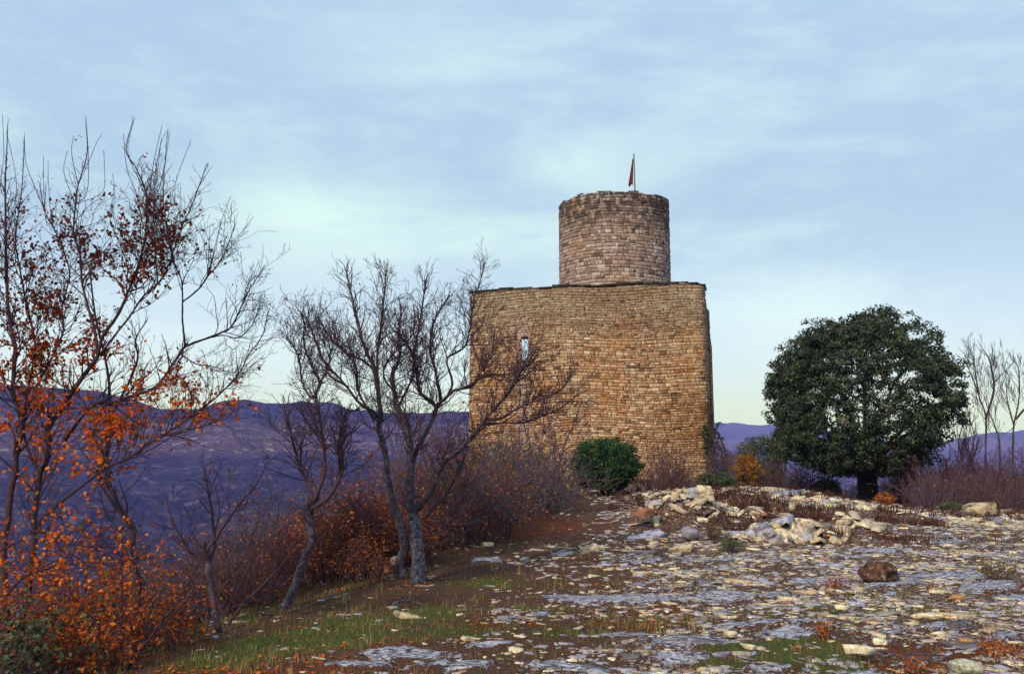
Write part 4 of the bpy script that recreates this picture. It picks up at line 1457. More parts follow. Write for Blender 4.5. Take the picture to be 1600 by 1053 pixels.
# thin spots where the sky shows through
px_, py_ = project(crown[:, 0], crown[:, 1], crown[:, 2])
keep = np.ones(len(crown), bool)
for (gx, gy, gr) in ((1385, 610, 9), (1412, 590, 8), (1427, 585, 8), (1448, 618, 8), (1464, 625, 8), (1345, 633, 5), (1344, 650, 7), (1296, 638, 8), (1380, 545, 7), (1425, 525, 8), (1355, 523, 6), (1292, 565, 6), (1478, 642, 6), (1376, 620, 6), (1335, 630, 6), (1490, 668, 9)):
    keep &= ((px_ - gx) ** 2 + ((py_ - gy) * 1.2) ** 2) > (gr + 1.5) ** 2
crn = fbm(crown[:, 0] * 1.3 + 3, crown[:, 2] * 1.6 + crown[:, 1] * .9, 301, 3)
rn = np.linalg.norm((crown - cc) / np.array([3.95, 3.9, 3.8]), axis=1)
keep &= ~((crn < .47) & (rn > .87) & (rn < 1.02))
keep &= py_ < 741 - np.maximum(0, abs(px_ - 1350) - 55) * 0.36
keep &= (px_ < 1512) & (px_ > 1198)
crown = crown[keep]
o = obj('crown', clumps_mesh('crown', crown, G.uniform(0.18, 0.36, len(crown)), 41, (0.085, 0.145), M['holm'], OO, 5, .45, .2, .7), holm)
o['kind'] = 'stuff'


def dense_bush(name, px0, py0, px1, py1, Y, n, leaf, mat, label, cat, seed, dep=None, tint_c=.5, rc=(.10, .2), per=50, lump=.16, stems='bark_dark', group=None):
    """evergreen bush filling the photograph box (px0..px1, py0..py1) at distance Y"""
    a, b = P(px0, py1, Y), P(px1, py0, Y)
    cx, hw, hh_ = (a[0] + b[0]) / 2, (b[0] - a[0]) / 2, (b[2] - a[2]) / 2
    gz = float(height(np.array(cx), np.array(Y)))
    ztop = b[2]
    zc = (max(gz, a[2] - 0.2) + ztop) / 2
    ori = np.array([cx, Y, gz])
    root = empty(name, ori, label, cat, group)
    hv = ztop - zc
    C = crown_points((cx, Y, zc), (hw * .93, (dep or hw) * .93, hv * .93), n, seed, (.6, 1.0), lump, -.95)
    G = np.random.default_rng(seed)
    o = obj('foliage', clumps_mesh('foliage', C, G.uniform(rc[0], rc[1], len(C)), per, leaf, M[mat], ori, seed, tint_c, .2, .8), root)
    o['kind'] = 'stuff'
    Wd = Wood()
    R = random.Random(seed)
    for i in range(7):
        an = R.uniform(0, 6.28)
        e = np.array([cx + math.cos(an) * hw * .6, Y + math.sin(an) * (dep or hw) * .6, zc + hv * R.uniform(-.1, .5)])
        Wd.lines.append((smooth_line([ori - np.array([0, 0, .1]), (ori + e) / 2 + np.array([0, 0, .05]), e], 4), np.linspace(.04 * hw, .01, 9), 0.5))
    obj('stems', Wd.mesh('stems', M[stems], ori, 4, 5), root)
    return root


dense_bush('juniper_bush', 886, 681, 1004, 782, 31.5, 420, (.035, .09), 'juniper', 'rounded bright green evergreen bush in front of the castle wall', 'bush', 11, tint_c=.32, rc=(.12, .22), per=75, lump=.12)
dense_bush('juniper_bush', 835, 758, 872, 800, 25.5, 70, (.03, .07), 'scrub', 'small dull green bush at the left foot of the rounded evergreen bush', 'bush', 12, rc=(.06, .12))
dense_bush('evergreen_shrub', 1086, 738, 1150, 772, 36.0, 130, (.04, .09), 'scrub', 'low grey green scrub at the right corner of the castle foot', 'shrub', 13, rc=(.1, .18), per=40)
dense_bush('evergreen_shrub', 1148, 676, 1228, 775, 44.0, 190, (.06, .12), 'scrub', 'grey green tree like bush seen between the castle and the round crowned oak', 'shrub', 14, rc=(.2, .34), per=50)
dense_bush('evergreen_shrub', 1205, 668, 1235, 720, 45.0, 70, (.06, .12), 'holm', 'small dark bush tucked behind the left side of the round crowned oak', 'shrub', 15, rc=(.18, .3))
dense_bush('golden_bush', 1146, 704, 1186, 782, 36.5, 95, (.05, .10), 'yellowleaf', 'golden orange autumn bush between the castle and the round crowned oak', 'bush', 16, rc=(.08, .2), per=24, lump=.6, tint_c=.45)
dense_bush('conifer_bush', 1268, 745, 1312, 785, 40.5, 150, (.05, .11), 'juniper', 'dark green layered bush behind the left of the oak trunk', 'bush', 17, tint_c=.75, rc=(.14, .26), per=50, lump=.3)
dense_bush('conifer_bush', 1395, 733, 1420, 775, 41.0, 50, (.05, .1), 'juniper', 'small dark green bush just right of the oak trunk', 'bush', 18, tint_c=.25, rc=(.12, .2), per=34)
dense_bush('golden_bush', 1365, 768, 1398, 790, 33.5, 46, (.03, .06), 'rustleaf', 'low orange brown bush at the right foot of the oak trunk', 'bush', 19, rc=(.06, .12), per=34)
dense_bush('evergreen_shrub', 1462, 785, 1510, 806, 28.0, 60, (.03, .06), 'scrub', 'low olive bush left of the flat topped rock at right', 'shrub', 20, rc=(.06, .12), per=34)
dense_bush('ivy', 1098, 655, 1109, 712, 45.2, 26, (.05, .1), 'juniper', 'patch of ivy hanging on the right corner of the castle wall', 'plant', 22, dep=.25, tint_c=.2, rc=(.08, .16), per=40)

# thickets right and behind the oak
RT = [
    ('grey olive grey', (1290, 1425), (51.0, 55.0), 10, (2.9, 3.5), 'pale grey brown shrub seen behind the oak trunk', 'shrubs behind the oak trunk'),
    ('grey olive bare', (1120, 1350), (40.0, 45.0), 20, (1.0, 1.6), 'grey brown shrub behind the left half of the oak', 'shrubs behind the left of the oak'),
    ('bare grey bare grey bare', (1405, 1640), (36.0, 44.0), 34, (1.4, 2.1), 'purple brown shrub in the thicket right of the oak', 'shrubs in the right thicket'),
    ('bare grey bare grey', (1425, 1640), (30.5, 36.0), 16, (.7, 1.2), 'low purple brown shrub fronting the thicket right of the oak', 'low shrubs before the right thicket'),
]
for (kinds, pr, yr, cnt, sc, lab, grp) in RT:
    kk = kinds.split()
    for i in range(cnt):
        px = pr[0] + (pr[1] - pr[0]) * (i + R1.uniform(0.1, 0.9)) / cnt
        kd = kk[i % len(kk)]
        lbl = {'bare': lab, 'grey': lab.replace('purple brown', 'greyish').replace('grey brown', 'greyish'), 'rust': lab.replace('purple brown', 'rusty'), 'olive': lab.replace('grey brown', 'olive yellow')}[kd]
        shrub(kd, px, 760, R1.uniform(*yr), R1.uniform(*sc), lbl, grp)
for i, (px, Y, s) in enumerate(((1012, 32, 1.2), (1030, 33, 1.3), (1048, 33.5, 1.3), (1066, 34, 1.1))):
    shrub('bare', px, 760, Y, s, 'purple shrub at the castle foot right of the green bush', 'purple shrubs by the castle foot')

# bare twiggy tree tops in front of the wall, left of the green bush
OW = dict(every=.3, tl=(.5, 1.1), lvl=2, wig=.15, up=.14, dens=3.6, rmin=.008, ratio=.55, thick_tint=.2)
for (seed, Y, lb, lab) in (
    (61, 30, [([(868, 790), (872, 740), (880, 700), (895, 665), (905, 640)], 5, 2, 0, 0), ([(872, 740), (860, 700), (858, 660), (850, 625)], 4, 2, 0, .5), ([(880, 705), (900, 690), (912, 660)], 3, 2, 0, -.4)],
     'thin bare brown tree rising just left of the green bush against the wall'),
    (62, 31, [([(835, 790), (838, 740), (845, 700), (850, 660), (845, 630)], 5, 2, 0, 0), ([(840, 730), (825, 690), (818, 660)], 4, 2, 0, .5)],
     'thin bare brown tree against the wall below the right of the arrow slit'),
    (63, 29, [([(795, 790), (798, 740), (790, 705), (796, 675)], 5, 2, 0, 0), ([(798, 740), (810, 700), (812, 668)], 4, 2, 0, .5)],
     'thin bare brown tree against the wall below the left of the arrow slit'),
):
    build_tree('bare_sapling', lb, lb[0][0][0], Y, lab, seed=seed, opts=OW, mat_thick='twig', mat_thin='twig')

# pale sapling stem and dark stem on the rim
build_tree('bare_sapling', [([(866, 790), (866, 765), (864, 745), (868, 725), (865, 700)], 8, 4, 0, 0, dict(thick_tint=1.0))], (866, 785), 24, 'pale bluish sapling stem standing left of the green bush', seed=66, opts=dict(OW, every=.25))
build_tree('bare_sapling', [([(724, 850), (724, 835), (726, 810), (722, 780), (728, 750)], 9, 4, 0, 0, dict(thick_tint=1.0))], (724, 850), 15.5, 'short dark stem between the pale trunked tree and the rocky rim', seed=67, opts=dict(OB, every=.2))

# bare trees at far right
OR_ = dict(every=.13, tl=(.8, 1.6), lvl=2, wig=.09, up=.14, dens=3.6, rmin=.0065, ratio=.55, thick_tint=.3, spread=(.3, .6))
build_tree('bare_tree', [
    ([(1541, 800), (1540, 700), (1540, 650), (1530, 620), (1520, 590), (1510, 570)], 6, 1.5, 0, 0, dict(twig_from=.5)),
    ([(1540, 655), (1552, 615), (1552, 590), (1545, 560), (1535, 545)], 6, 2, 0, .6),
    ([(1531, 625), (1525, 590), (1522, 565), (1515, 545)], 4, 2, 0, -.5),
    ([(1552, 600), (1565, 585), (1575, 575)], 3, 1.5, .3, .8)], (1541, 790), 40, 'tall thin bare tree beside the right edge of the round crowned oak', seed=71, opts=OR_)
build_tree('bare_tree', [
    ([(1562, 800), (1562, 700), (1556, 670), (1546, 645), (1538, 620)], 6, 2, 0, 0, dict(twig_from=.6)),
    ([(1582, 800), (1583, 700), (1584, 665), (1592, 625), (1592, 580), (1585, 560)], 6.5, 1.5, 1, 1.3, dict(twig_from=.6)),
    ([(1584, 665), (1575, 630), (1572, 600)], 4, 2, 1, .5),
    ([(1587, 655), (1605, 635), (1622, 625), (1640, 590)], 6, 2, 1, 1)], (1570, 790), 38.5, 'double bare tree at the right edge of the view', seed=72, opts=OR_)
build_tree('bare_sapling', [
    ([(1500, 790), (1502, 720), (1498, 690), (1505, 660)], 4, 2, 0, 0), ([(1520, 790), (1518, 710), (1522, 680), (1515, 655)], 4, 2, 0, 0)],
    (1510, 790), 37, 'thin bare saplings under the low right arm of the oak', seed=73, opts=OR_)
# dead tangle hanging beside the castle
build_tree('dead_bush', [
    ([(1112, 780), (1115, 740), (1114, 700), (1117, 675), (1122, 662)], 11, 5, 0, 0), ([(1120, 675), (1128, 690), (1134, 710), (1135, 745)], 5, 2, 0, .3),
    ([(1118, 690), (1126, 700), (1130, 730), (1128, 760)], 5, 2, 0, -.3), ([(1114, 720), (1122, 735), (1126, 770)], 5, 2, 0, .3), ([(1112, 740), (1118, 700), (1124, 680)], 6, 2, .2, .5)],
    (1114, 775), 44.5, 'dark dead tangle of stems beside the right foot of the castle', seed=74, mat_thick='bark_dark', mat_thin='bark_dark',
    opts=dict(every=.05, tl=(.3, .7), lvl=2, wig=.3, up=-.3, dens=6, rmin=.010, ratio=.6, knob=.1))


# ------------------------------------------------------------------ stones
def stone_template(n, G, k=6, flat=1.0):
    """n broken angular slabs, unit size; thin sharp edges, nearly level top; shared faces (tri)"""
    a = np.arange(k) * 2 * math.pi / k
    aj = a[None] + G.uniform(-0.45, 0.45, (n, k))
    rj = G.uniform(0.55, 1.2, (n, k))
    ring = np.stack([np.cos(aj) * rj, np.sin(aj) * rj], -1)
    off = G.uniform(-.12, .12, (n, 1, 2))
    sl = G.uniform(-.35, .35, (n, 1, 2))
    lo = np.concatenate([ring * 0.9, np.full((n, k, 1), -0.8)], -1)
    mi = np.concatenate([ring * 1.0, 0.45 + G.uniform(-.25, 0.25, (n, k, 1))], -1)
    hi2 = ring * G.uniform(0.80, 1.0, (n, k, 1)) + off
    hi = np.concatenate([hi2, 0.9 + (hi2 * sl).sum(-1, keepdims=True) + G.uniform(-.08, .08, (n, k, 1))], -1)
    tp = np.concatenate([off + 0 * sl, 0.96 + G.uniform(-.08, .12, (n, 1, 1))], -1)
    V = np.concatenate([lo, mi, hi, tp], 1)
    F = []
    for r_ in (0, 1):
        for i in range(k):
            p0, p1 = r_ * k + i, r_ * k + (i + 1) % k
            F += [[p0, p1, p1 + k], [p0, p1 + k, p0 + k]]
    for i in range(k):
        F.append([2 * k + i, 2 * k + (i + 1) % k, 3 * k])
    return V, np.array(F)


def rotmats(yaw, tx, ty):
    cz, sz = np.cos(yaw), np.sin(yaw)
    cx, sx = np.cos(tx), np.sin(tx)
    cy, sy = np.cos(ty), np.sin(ty)
    Z = np.zeros((len(yaw), 3, 3))
    Rz, Rx, Ry = Z.copy(), Z.copy(), Z.copy()
    Rz[:, 0, 0], Rz[:, 0, 1], Rz[:, 1, 0], Rz[:, 1, 1], Rz[:, 2, 2] = cz, -sz, sz, cz, 1
    Rx[:, 0, 0], Rx[:, 1, 1], Rx[:, 1, 2], Rx[:, 2, 1], Rx[:, 2, 2] = 1, cx, -sx, sx, cx
    Ry[:, 1, 1], Ry[:, 0, 0], Ry[:, 0, 2], Ry[:, 2, 0], Ry[:, 2, 2] = 1, cy, sy, -sy, cy
    return Ry @ Rx @ Rz


def scatter_stones():
    G = np.random.default_rng(99)
    N = 255000
    a = np.arctan((G.uniform(330, 2300, N) - 800) / FPX)
    r = np.sqrt(G.uniform(5.6 ** 2, 35.0 ** 2, N) * 1.0)
    # extra weight near the camera where chips show
    r = np.where(G.random(N) < 0.35, G.uniform(5.6, 16, N), r)
    x, y = r * np.sin(a), r * np.cos(a)
    rk, gr, rd, st, far = cover(x, y)
    cl_n = fbm(x * 1.6, y * 2.4, 91, 3)
    pkeep = np.clip(st * 0.72 + 0.02, 0, 1) * np.where(cl_n > 0.47, 1.0, 0.35) * (1 - 0.45 * rk)
    hp = np.maximum.reduce([bmp2(x, y, 3.55, 18.6, 1.2, 1.0), bmp2(x, y, 5.1, 20.3, 1.1, 1.1), bmp2(x, y, 4.75, 15.4, 1.0, .5), bmp2(x, y, 5.9, 16.6, .9, .5)])
    crest = sstep(y, 20.3, 20.8) * sstep(x, 3.6, 4.6)
    size = np.exp(G.normal(math.log(0.022), 0.52, N)) * (1 + 0.03 * (r - 6))
    size = np.where((hp > .35) | (crest > .5), np.exp(G.normal(math.log(0.064), 0.5, N)), size)
    size = np.clip(size, 0.012, 0.17)
    pk = pkeep * np.where(hp > .35, 0.9, np.where(crest > .5, .46, .95))
    face = (y > 19.55) & (y < 20.55) & (x > 4.2) & (x < 9)
    pk = np.where(face, pk * .12, pk)
    gapn = fbm(x * 1.1 + 5, y * 1.9, 103, 3)
    pk = pk * np.where(gapn < .47, .35, 1.0)
    fpx = project(x, y, np.zeros(N))[0]
    pk = pk * (1 - .92 * sstep(fpx, 1660, 2250))
    k = G.random(N) < pk
    x, y, size, hp, crest, r = x[k], y[k], size[k], hp[k], crest[k], r[k]
    n = len(x)
    V, F = stone_template(n, G, 6)
    sx = size * G.uniform(0.9, 2.0, n)
    sy = size * G.uniform(0.55, 1.0, n)
    sz = size * G.uniform(0.08, 0.30, n)
    thick = (hp > .35) | (crest > .5)
    sz = np.where(hp > .35, size * G.uniform(0.25, 0.6, n), np.where(crest > .5, size * G.uniform(0.14, 0.4, n), sz))
    S = np.stack([sx, sy, sz], -1)[:, None]
    tl = np.where(hp > .35, .42, np.where(crest > .5, .16, .10))
    M3 = rotmats(G.normal(0, .7, n) + np.where(G.random(n) < .5, 0, math.pi), G.normal(0, 1, n) * tl, G.normal(0, 1, n) * tl)
    V = np.einsum('nij,nkj->nki', M3, V * S)
    z = height(x, y) + sz * 0.25 + np.where(thick, G.uniform(0, .10, n) * hp, 0)
    V = V + np.stack([x, y, z], -1)[:, None]
    cream = fbm(x * .5, y * .5, 97, 3)
    t = np.where(G.random(n) < 0.42 + 0.5 * (cream - .5) + .35 * thick, G.uniform(.55, .93, n), G.uniform(.02, .55, n))
    t = np.where(G.random(n) < .04, G.uniform(.95, 1.0, n), t)
    return V, F, t, sx, sz, x, y, z, thick


V, F, t, sx, sz, x, y, z, thick = scatter_stones()
print('stones', len(V))
# the largest-looking ones are objects of their own
app = sx * np.maximum(sz, sx * .25) ** .3 / np.hypot(x, y)
spx, spy = project(x, y, z)
app = np.where((spx > 5) & (spx < 1595) & (spy < 1045), app, 0)
order = np.argsort(-app)
single, rest = order[:262], order[262:]


def stone_label(i):
    px, py = spx[i], spy[i]
    cream = 'pale cream' if t[i] > .6 else 'bluish grey'
    if t[i] > .94:
        cream = 'reddish'
    if thick[i]:
        if y[i] > 21.5:
            return cream + ' block in the low line of stones in front of the oak', 'blocks of the low stone line before the oak'
        if y[i] > 17.5:
            return cream + ' block on the rubble heap in front of the castle corner', 'blocks of the rubble heap by the castle'
        return cream + ' block in the small heap nearest the camera', 'blocks of the small near heap'
    side = 'left of the brown boulder' if px < 1340 else 'right of the brown boulder'
    dist = 'in the foreground' if py > 960 else ('in the middle of the slope' if py > 890 else 'near the top of the slope')
    return '%s loose flat stone %s %s' % (cream, dist, side), 'loose flat stones ' + dist


for i in single:
    c = np.array([x[i], y[i], z[i]])
    me = mesh_np('loose_stone', V[i] - c, F, np.full(V.shape[1], t[i]), False, M['stone'])
    o = obj('loose_stone', me, loc=tuple(c))
    lb, gpn = stone_label(i)
    tag(o, lb, 'stone', gpn)
# the small ones keep only their visible upper two rings
kk_ = 6
V = V[:, kk_:].copy()
V[:, :kk_, 2] -= (sz[:, None] * .9)
F = F[2 * kk_:] - kk_
nk = V.shape[1]
FF = (F[None] + (np.arange(len(rest)) * nk)[:, None, None]).reshape(-1, 3)
o = obj('stone_scatter', mesh_np('stone_scatter', V[rest].reshape(-1, 3), FF, np.repeat(t[rest], nk), False, M['stone']))
tag(o, 'countless small limestone chips strewn over the rocky ground', 'stones', kind='stuff')


def rock(name, px, py, Y, w_px, h_px, dep, label, cat, mat, seed, tint=.5, hollow=0.0):
    """weathered boulder: a lumpy closed form with flattened facets"""
    G = np.random.default_rng(seed)
    nu, nv = 26, 16
    u = np.arange(nu) * 2 * math.pi / nu
    v = np.linspace(0.06, math.pi - 0.06, nv)
    Ug, Vg = np.meshgrid(u, v)
    d = np.stack([np.cos(Ug) * np.sin(Vg), np.sin(Ug) * np.sin(Vg), np.cos(Vg)], -1).reshape(-1, 3)
    r = np.ones(len(d))
    for _ in range(17):                       # cut by random planes
        nrm = G.normal(size=3)
        nrm /= np.linalg.norm(nrm)
        dd = d @ nrm
        lim = G.uniform(.66, .92)
        r = np.where(dd > 0.05, np.minimum(r, lim / np.maximum(dd, .05)), r)
    r = r * (1 + .16 * (fbm(d[:, 0] * 3 + 4 + d[:, 2] * 2, d[:, 1] * 3 + 9 - d[:, 2], seed, 4) - .5))
    if hollow:
        hd = unit(np.array([.62, -.7, -.35]))
        r = r * (1 - hollow * np.exp(-((1 - d @ hd) / .10) ** 2))
    V = d * r[:, None] * np.array([w_px / FPX * Y / 2, dep, h_px / FPX * Y * .62])
    i = np.arange(nv - 1)[:, None] * nu
    j = np.arange(nu)[None]
    F = np.stack([i + j, i + nu + j, i + nu + (j + 1) % nu, i + (j + 1) % nu], -1).reshape(-1, 4)
    c = P(px, py, Y)
    V = np.concatenate([V, [[0, 0, V[:nu, 2].mean()], [0, 0, V[-nu:, 2].mean()]]])
    capa = np.array([[k_, (k_ + 1) % nu, (k_ + 2) % nu, len(V) - 2] for k_ in range(0, nu, 2)])
    F = np.concatenate([F, capa])
    o = obj(name, mesh_np(name, V, F, np.full(len(V), tint), False, M[mat]), loc=(c[0], Y, c[2]))
    return tag(o, label, cat)


def one_stone(px, py, Y, w_px, h_px, tint, label, name='loose_stone', cat='stone', tilt=(0, 0), yaw=0.0, dep=None, seed=1, mat='stone', k=9, lift=0.0, sub=0):
    """a single notable stone: w_px, h_px its size in the photograph at distance Y"""
    G = np.random.default_rng(seed)
    V, F = stone_template(1, G, k)
    c = P(px, py, Y)
    w, h = w_px / FPX * Y / 2, h_px / FPX * Y
    V = V * np.array([w, dep or w * .7, h / 1.6])
    V = np.einsum('nij,nkj->nki', rotmats(np.array([yaw]), np.array([tilt[0]]), np.array([tilt[1]])), V)
    me = mesh_np(name, V[0], F, np.full(V.shape[1], tint), False, M[mat])
    o = obj(name, me, loc=(c[0], Y, c[2]))
    if sub:
        md = o.modifiers.new('sub', 'SUBSURF')
        md.levels = md.render_levels = sub
    return tag(o, label, cat)


one_stone(1262, 822, 16.8, 86, 10, .8, 'large pale flat slab on top of the small near heap', seed=1, tilt=(.10, .02))
one_stone(1178, 850, 15.3, 62, 12, .72, 'long ochre slab leaning against the left end of the small near heap', seed=2, tilt=(.3, -.62), dep=.16)
one_stone(1316, 832, 16.0, 34, 18, .66, 'squarish ochre block at the right end of the small near heap', seed=3, k=6)
one_stone(1012, 838, 16.6, 56, 8, .3, 'long bluish white slab below the rubble heap, its right end raised', seed=4, tilt=(.25, -.16), dep=.16)
rock('boulder', 1078, 835, 16.2, 36, 20, .22, 'grey boulder set in the right foot of the rubble heap', 'boulder', 'stone', 5, .2)
one_stone(1010, 800, 17.6, 44, 10, .99, 'reddish slab set across the face of the rubble heap', seed=6)
rock('boulder', 928, 857, 14.6, 21, 15, .11, 'rounded yellow ochre stone alone on the grass left of the heap', 'stone', 'stone', 7, .76)
one_stone(1066, 856, 14.6, 44, 8, .75, 'wedge shaped orange cream slab just below the rubble heap', seed=8, tilt=(.2, -.12))
one_stone(1102, 766, 20.6, 26, 12, .8, 'ochre block topping the right end of the rubble heap', seed=9)
one_stone(1085, 769, 20.6, 18, 12, .35, 'whitish block leaning on the ochre block on top of the rubble heap', seed=10, tilt=(0, -.3))
one_stone(1526, 795, 25.5, 62, 13, .7, 'flat topped rock with an overhanging right lip at far right', seed=11, tilt=(.15, -.06))
one_stone(1518, 806, 25.4, 48, 16, .05, 'dark block underneath the flat topped rock at far right', seed=12)
one_stone(1478, 812, 24.8, 46, 10, .97, 'long rusty block left of the flat topped rock at far right', seed=13)
one_stone(1225, 775, 25.5, 64, 9, .25, 'long bluish white slab lying along the crest left of the oak trunk', seed=14, tilt=(.2, -.08))
rock('boulder', 1374, 893, 10.9, 64, 30, .2, 'round dark brown lichened boulder standing alone on the rocky ground', 'boulder', 'boulder', 15, .5, .35)
rock('boulder', 1508, 1040, 6.75, 56, 20, .14, 'pale lichen mottled stone set in the red patch at lower right', 'boulder', 'paleboulder', 16)
one_stone(1345, 1014, 7.1, 50, 9, .88, 'broad cream flat stone at the left rim of the red patch', seed=17)
one_stone(1377, 1002, 7.3, 24, 7, .9, 'small cream stone behind the broad cream flat stone', seed=18)
one_stone(1314, 948, 8.8, 22, 5, .86, 'narrow cream stone alone on the dark turf right of centre', seed=19)
one_stone(1140, 990, 7.9, 30, 7, .82, 'cream flat stone beside the pale bedrock in the foreground', seed=20)
one_stone(618, 876, 12.6, 20, 11, .55, 'white stone lying between the two stems of the pale trunked tree', seed=21)
one_stone(606, 889, 12.0, 20, 9, .97, 'orange stone at the foot of the pale trunked tree', seed=22)
one_stone(762, 850, 14.8, 22, 5, .8, 'yellowish flat stone on the rim left of the rocky ground', seed=23)

# ------------------------------------------------------------------ grass, low plants, litter
def blades(N, seed, select, hgt, wid, tint_fn, name, mat, label, cat, spread=0.04, per=9, lean=.45, rlim=(5.4, 24), prange=(150, 2100)):
    G = np.random.default_rng(seed)
    a = np.arctan((G.uniform(*prange, N) - 800) / FPX)
    r = np.exp(G.uniform(math.log(rlim[0]), math.log(rlim[1]), N))
    x, y = r * np.sin(a), r * np.cos(a)
    k = G.random(N) < select(x, y)
    x, y, r = x[k], y[k], r[k]
    n = len(x)
    tt = tint_fn(x, y, G)
    sc = G.uniform(.6, 1.3, n)
    x = x[:, None] + G.normal(size=(n, per)) * spread
    y = y[:, None] + G.normal(size=(n, per)) * spread
    z = height(x, y) - .01
    h = G.uniform(*hgt, (n, per)) * sc[:, None]
    an = G.uniform(0, 6.283, (n, per))
    ln = G.normal(0, lean, (n, per)) * h
    dx, dy = np.cos(an), np.sin(an)
    w = (wid * (1 + .06 * (r[:, None] - 6))) * G.uniform(.7, 1.3, (n, per))
    b0 = np.stack([x - dy * w, y + dx * w, z], -1)
    b1 = np.stack([x + dy * w, y - dx * w, z], -1)
    m0 = np.stack([x + dx * ln * .4 - dy * w * .7, y + dy * ln * .4 + dx * w * .7, z + h * .6], -1)
    m1 = np.stack([x + dx * ln * .4 + dy * w * .7, y + dy * ln * .4 - dx * w * .7, z + h * .6], -1)
    tp = np.stack([x + dx * ln, y + dy * ln, z + h], -1)
    V = np.stack([b0, b1, m1, m0, tp], 2).reshape(-1, 3)
    m = n * per
    i = np.arange(m)[:, None] * 5
    F = np.concatenate([i + np.array([[0, 1, 2]]), i + np.array([[0, 2, 3]]), i + np.array([[3, 2, 4]])])
    T = np.clip(np.repeat(tt, per) + G.normal(0, .05, m), 0, 1)
    o = obj(name, mesh_np(name, V, F, np.repeat(T, 5), False, M[mat]))
    tag(o, label, cat, kind='stuff')
    print(name, m)


def sel_grass(x, y):
    rk, gr, rd, st, far = cover(x, y)
    e = x - edge_x(y)
    return np.clip(.20 + gr * .9 + .35 * sstep(-e, -2.5, 0), 0, 1) * (1 - .8 * (rk > .5)) * np.where(e < -3.5, .2, 1)


def t_grass(x, y, G):
    n = fbm(x * .8, y * .8, 5, 3)
    t = np.where(n > .53, G.uniform(.35, .7, len(x)), G.uniform(.05, .45, len(x)))
    return np.where(G.random(len(x)) < .34, G.uniform(.55, 1.0, len(x)), t)


blades(30000, 1, sel_grass, (.018, .07), .0022, t_grass, 'grass', 'grass', 'short green and straw coloured grass on the slope', 'grass', spread=.05, per=6, rlim=(5.4, 42))


def sel_dry(x, y):
    rk, gr, rd, st, far = cover(x, y)
    px, py = project(x, y, np.zeros_like(x))
    n = fbm(x * .7, y * .7, 15, 3)
    s = .05 + .45 * (n > .56)
    s = s + lookup(px, py, [(975, 1018, 60, 16, .9), (1110, 892, 70, 12, .8), (1150, 845, 40, 10, .9), (560, 930, 60, 16, .8), (930, 870, 60, 8, .6), (1090, 870, 25, 14, .8), (520, 905, 40, 20, .7)])
    return np.clip(s, 0, 1) * (1 - .7 * (rk > .5)) * .5


blades(7000, 2, sel_dry, (.05, .13), .0018, lambda x, y, G: G.uniform(.56, .78, len(x)), 'dry_grass', 'grass', 'tufts of dry straw coloured grass between the stones', 'grass', spread=.035, per=8, rlim=(5.4, 38))


def sel_red(x, y):
    rk, gr, rd, st, far = cover(x, y)
    n = fbm(x * 1.3, y * 1.3, 25, 3)
    return np.clip(.16 + rd * .8 + .45 * (n > .52) + .25 * sstep(y, 12, 18), 0, 1) * (1 - .8 * (rk > .5))


blades(22000, 3, sel_red, (.010, .035), .0042, lambda x, y, G: np.clip(G.uniform(0, .75, len(x)) + .25 * (G.random(len(x)) < .25), 0, 1), 'red_heath', 'redplant', 'low red brown plants creeping between the stones', 'plants', spread=.05, per=5, lean=.9, rlim=(5.4, 34))
blades(1500, 4, lambda x, y: np.clip(lookup(*project(x, y, np.zeros_like(x)), [(950, 960, 100, 20, .9), (860, 890, 90, 15, .8), (900, 940, 100, 12, .6), (1450, 1005, 110, 12, .8)]), 0, 1), (.10, .24), .0018,
       lambda x, y, G: G.uniform(.0, .5, len(x)), 'dry_stalks', 'redplant', 'upright dark red dry stalks in front of the pale bedrock', 'plants', spread=.06, per=8, lean=.25)

blades(16000, 8, lambda x, y: np.clip(1.2 * (y > 19.1) * (y < 20.6) * (x > 3.8) * (x < 9.5) + .6 * bmp2(x, y, 4.5, 17.6, 1.2, .5) + .5 * bmp2(x, y, 6.2, 15.6, 1.6, .4) + .35 * (y > 24) * (x > 2.5), 0, 1) * (fbm(x * 1.5, y * 1.5, 203, 3) > .4),
       (.06, .2), .004, lambda x, y, G: G.uniform(.0, .35, len(x)), 'dark_heath', 'redplant', 'dark brown heath growing along the low stone bank', 'plants', spread=.06, per=9, lean=.5, rlim=(14, 36), prange=(950, 1650))

# fallen leaves
G = np.random.default_rng(6)
N = 12000
a = np.arctan((G.uniform(120, 1150, N) - 800) / FPX)
r = np.exp(G.uniform(math.log(5.5), math.log(22), N))
lx, ly_ = r * np.sin(a), r * np.cos(a)
px, py = project(lx, ly_, np.zeros(N))
k = G.random(N) < np.clip(lookup(px, py, RED) + .12 * sstep(edge_x(ly_) + 2 - lx, 0, 2), 0, 1)
k |= (G.random(N) < .7) & (py > 1015) & (px < 560)
lx, ly_ = lx[k], ly_[k]
LPt = np.stack([lx, ly_, height(lx, ly_) + .014], -1)
o = obj('fallen_leaves', leaf_mesh('fallen_leaves', LPt, G.uniform(.022, .05, len(LPt)), G.uniform(.3, .85, len(LPt)), M['autumn'], (0, 0, 0), G, .75, 0, .7))
tag(o, 'orange and brown fallen leaves scattered over the grass', 'leaves', kind='stuff')

# notable small plants
def tuft(px, py, Y, w, h, n, mat, label, seed, name='low_shrub', cat='shrub', leaf_n=300, leafmat=None):
    return leafy_bush(name, px, py, w, h, w, Y, n, leaf_n, leafmat or mat, label, cat, seed=seed, size=(.012, .03), twig='twig')


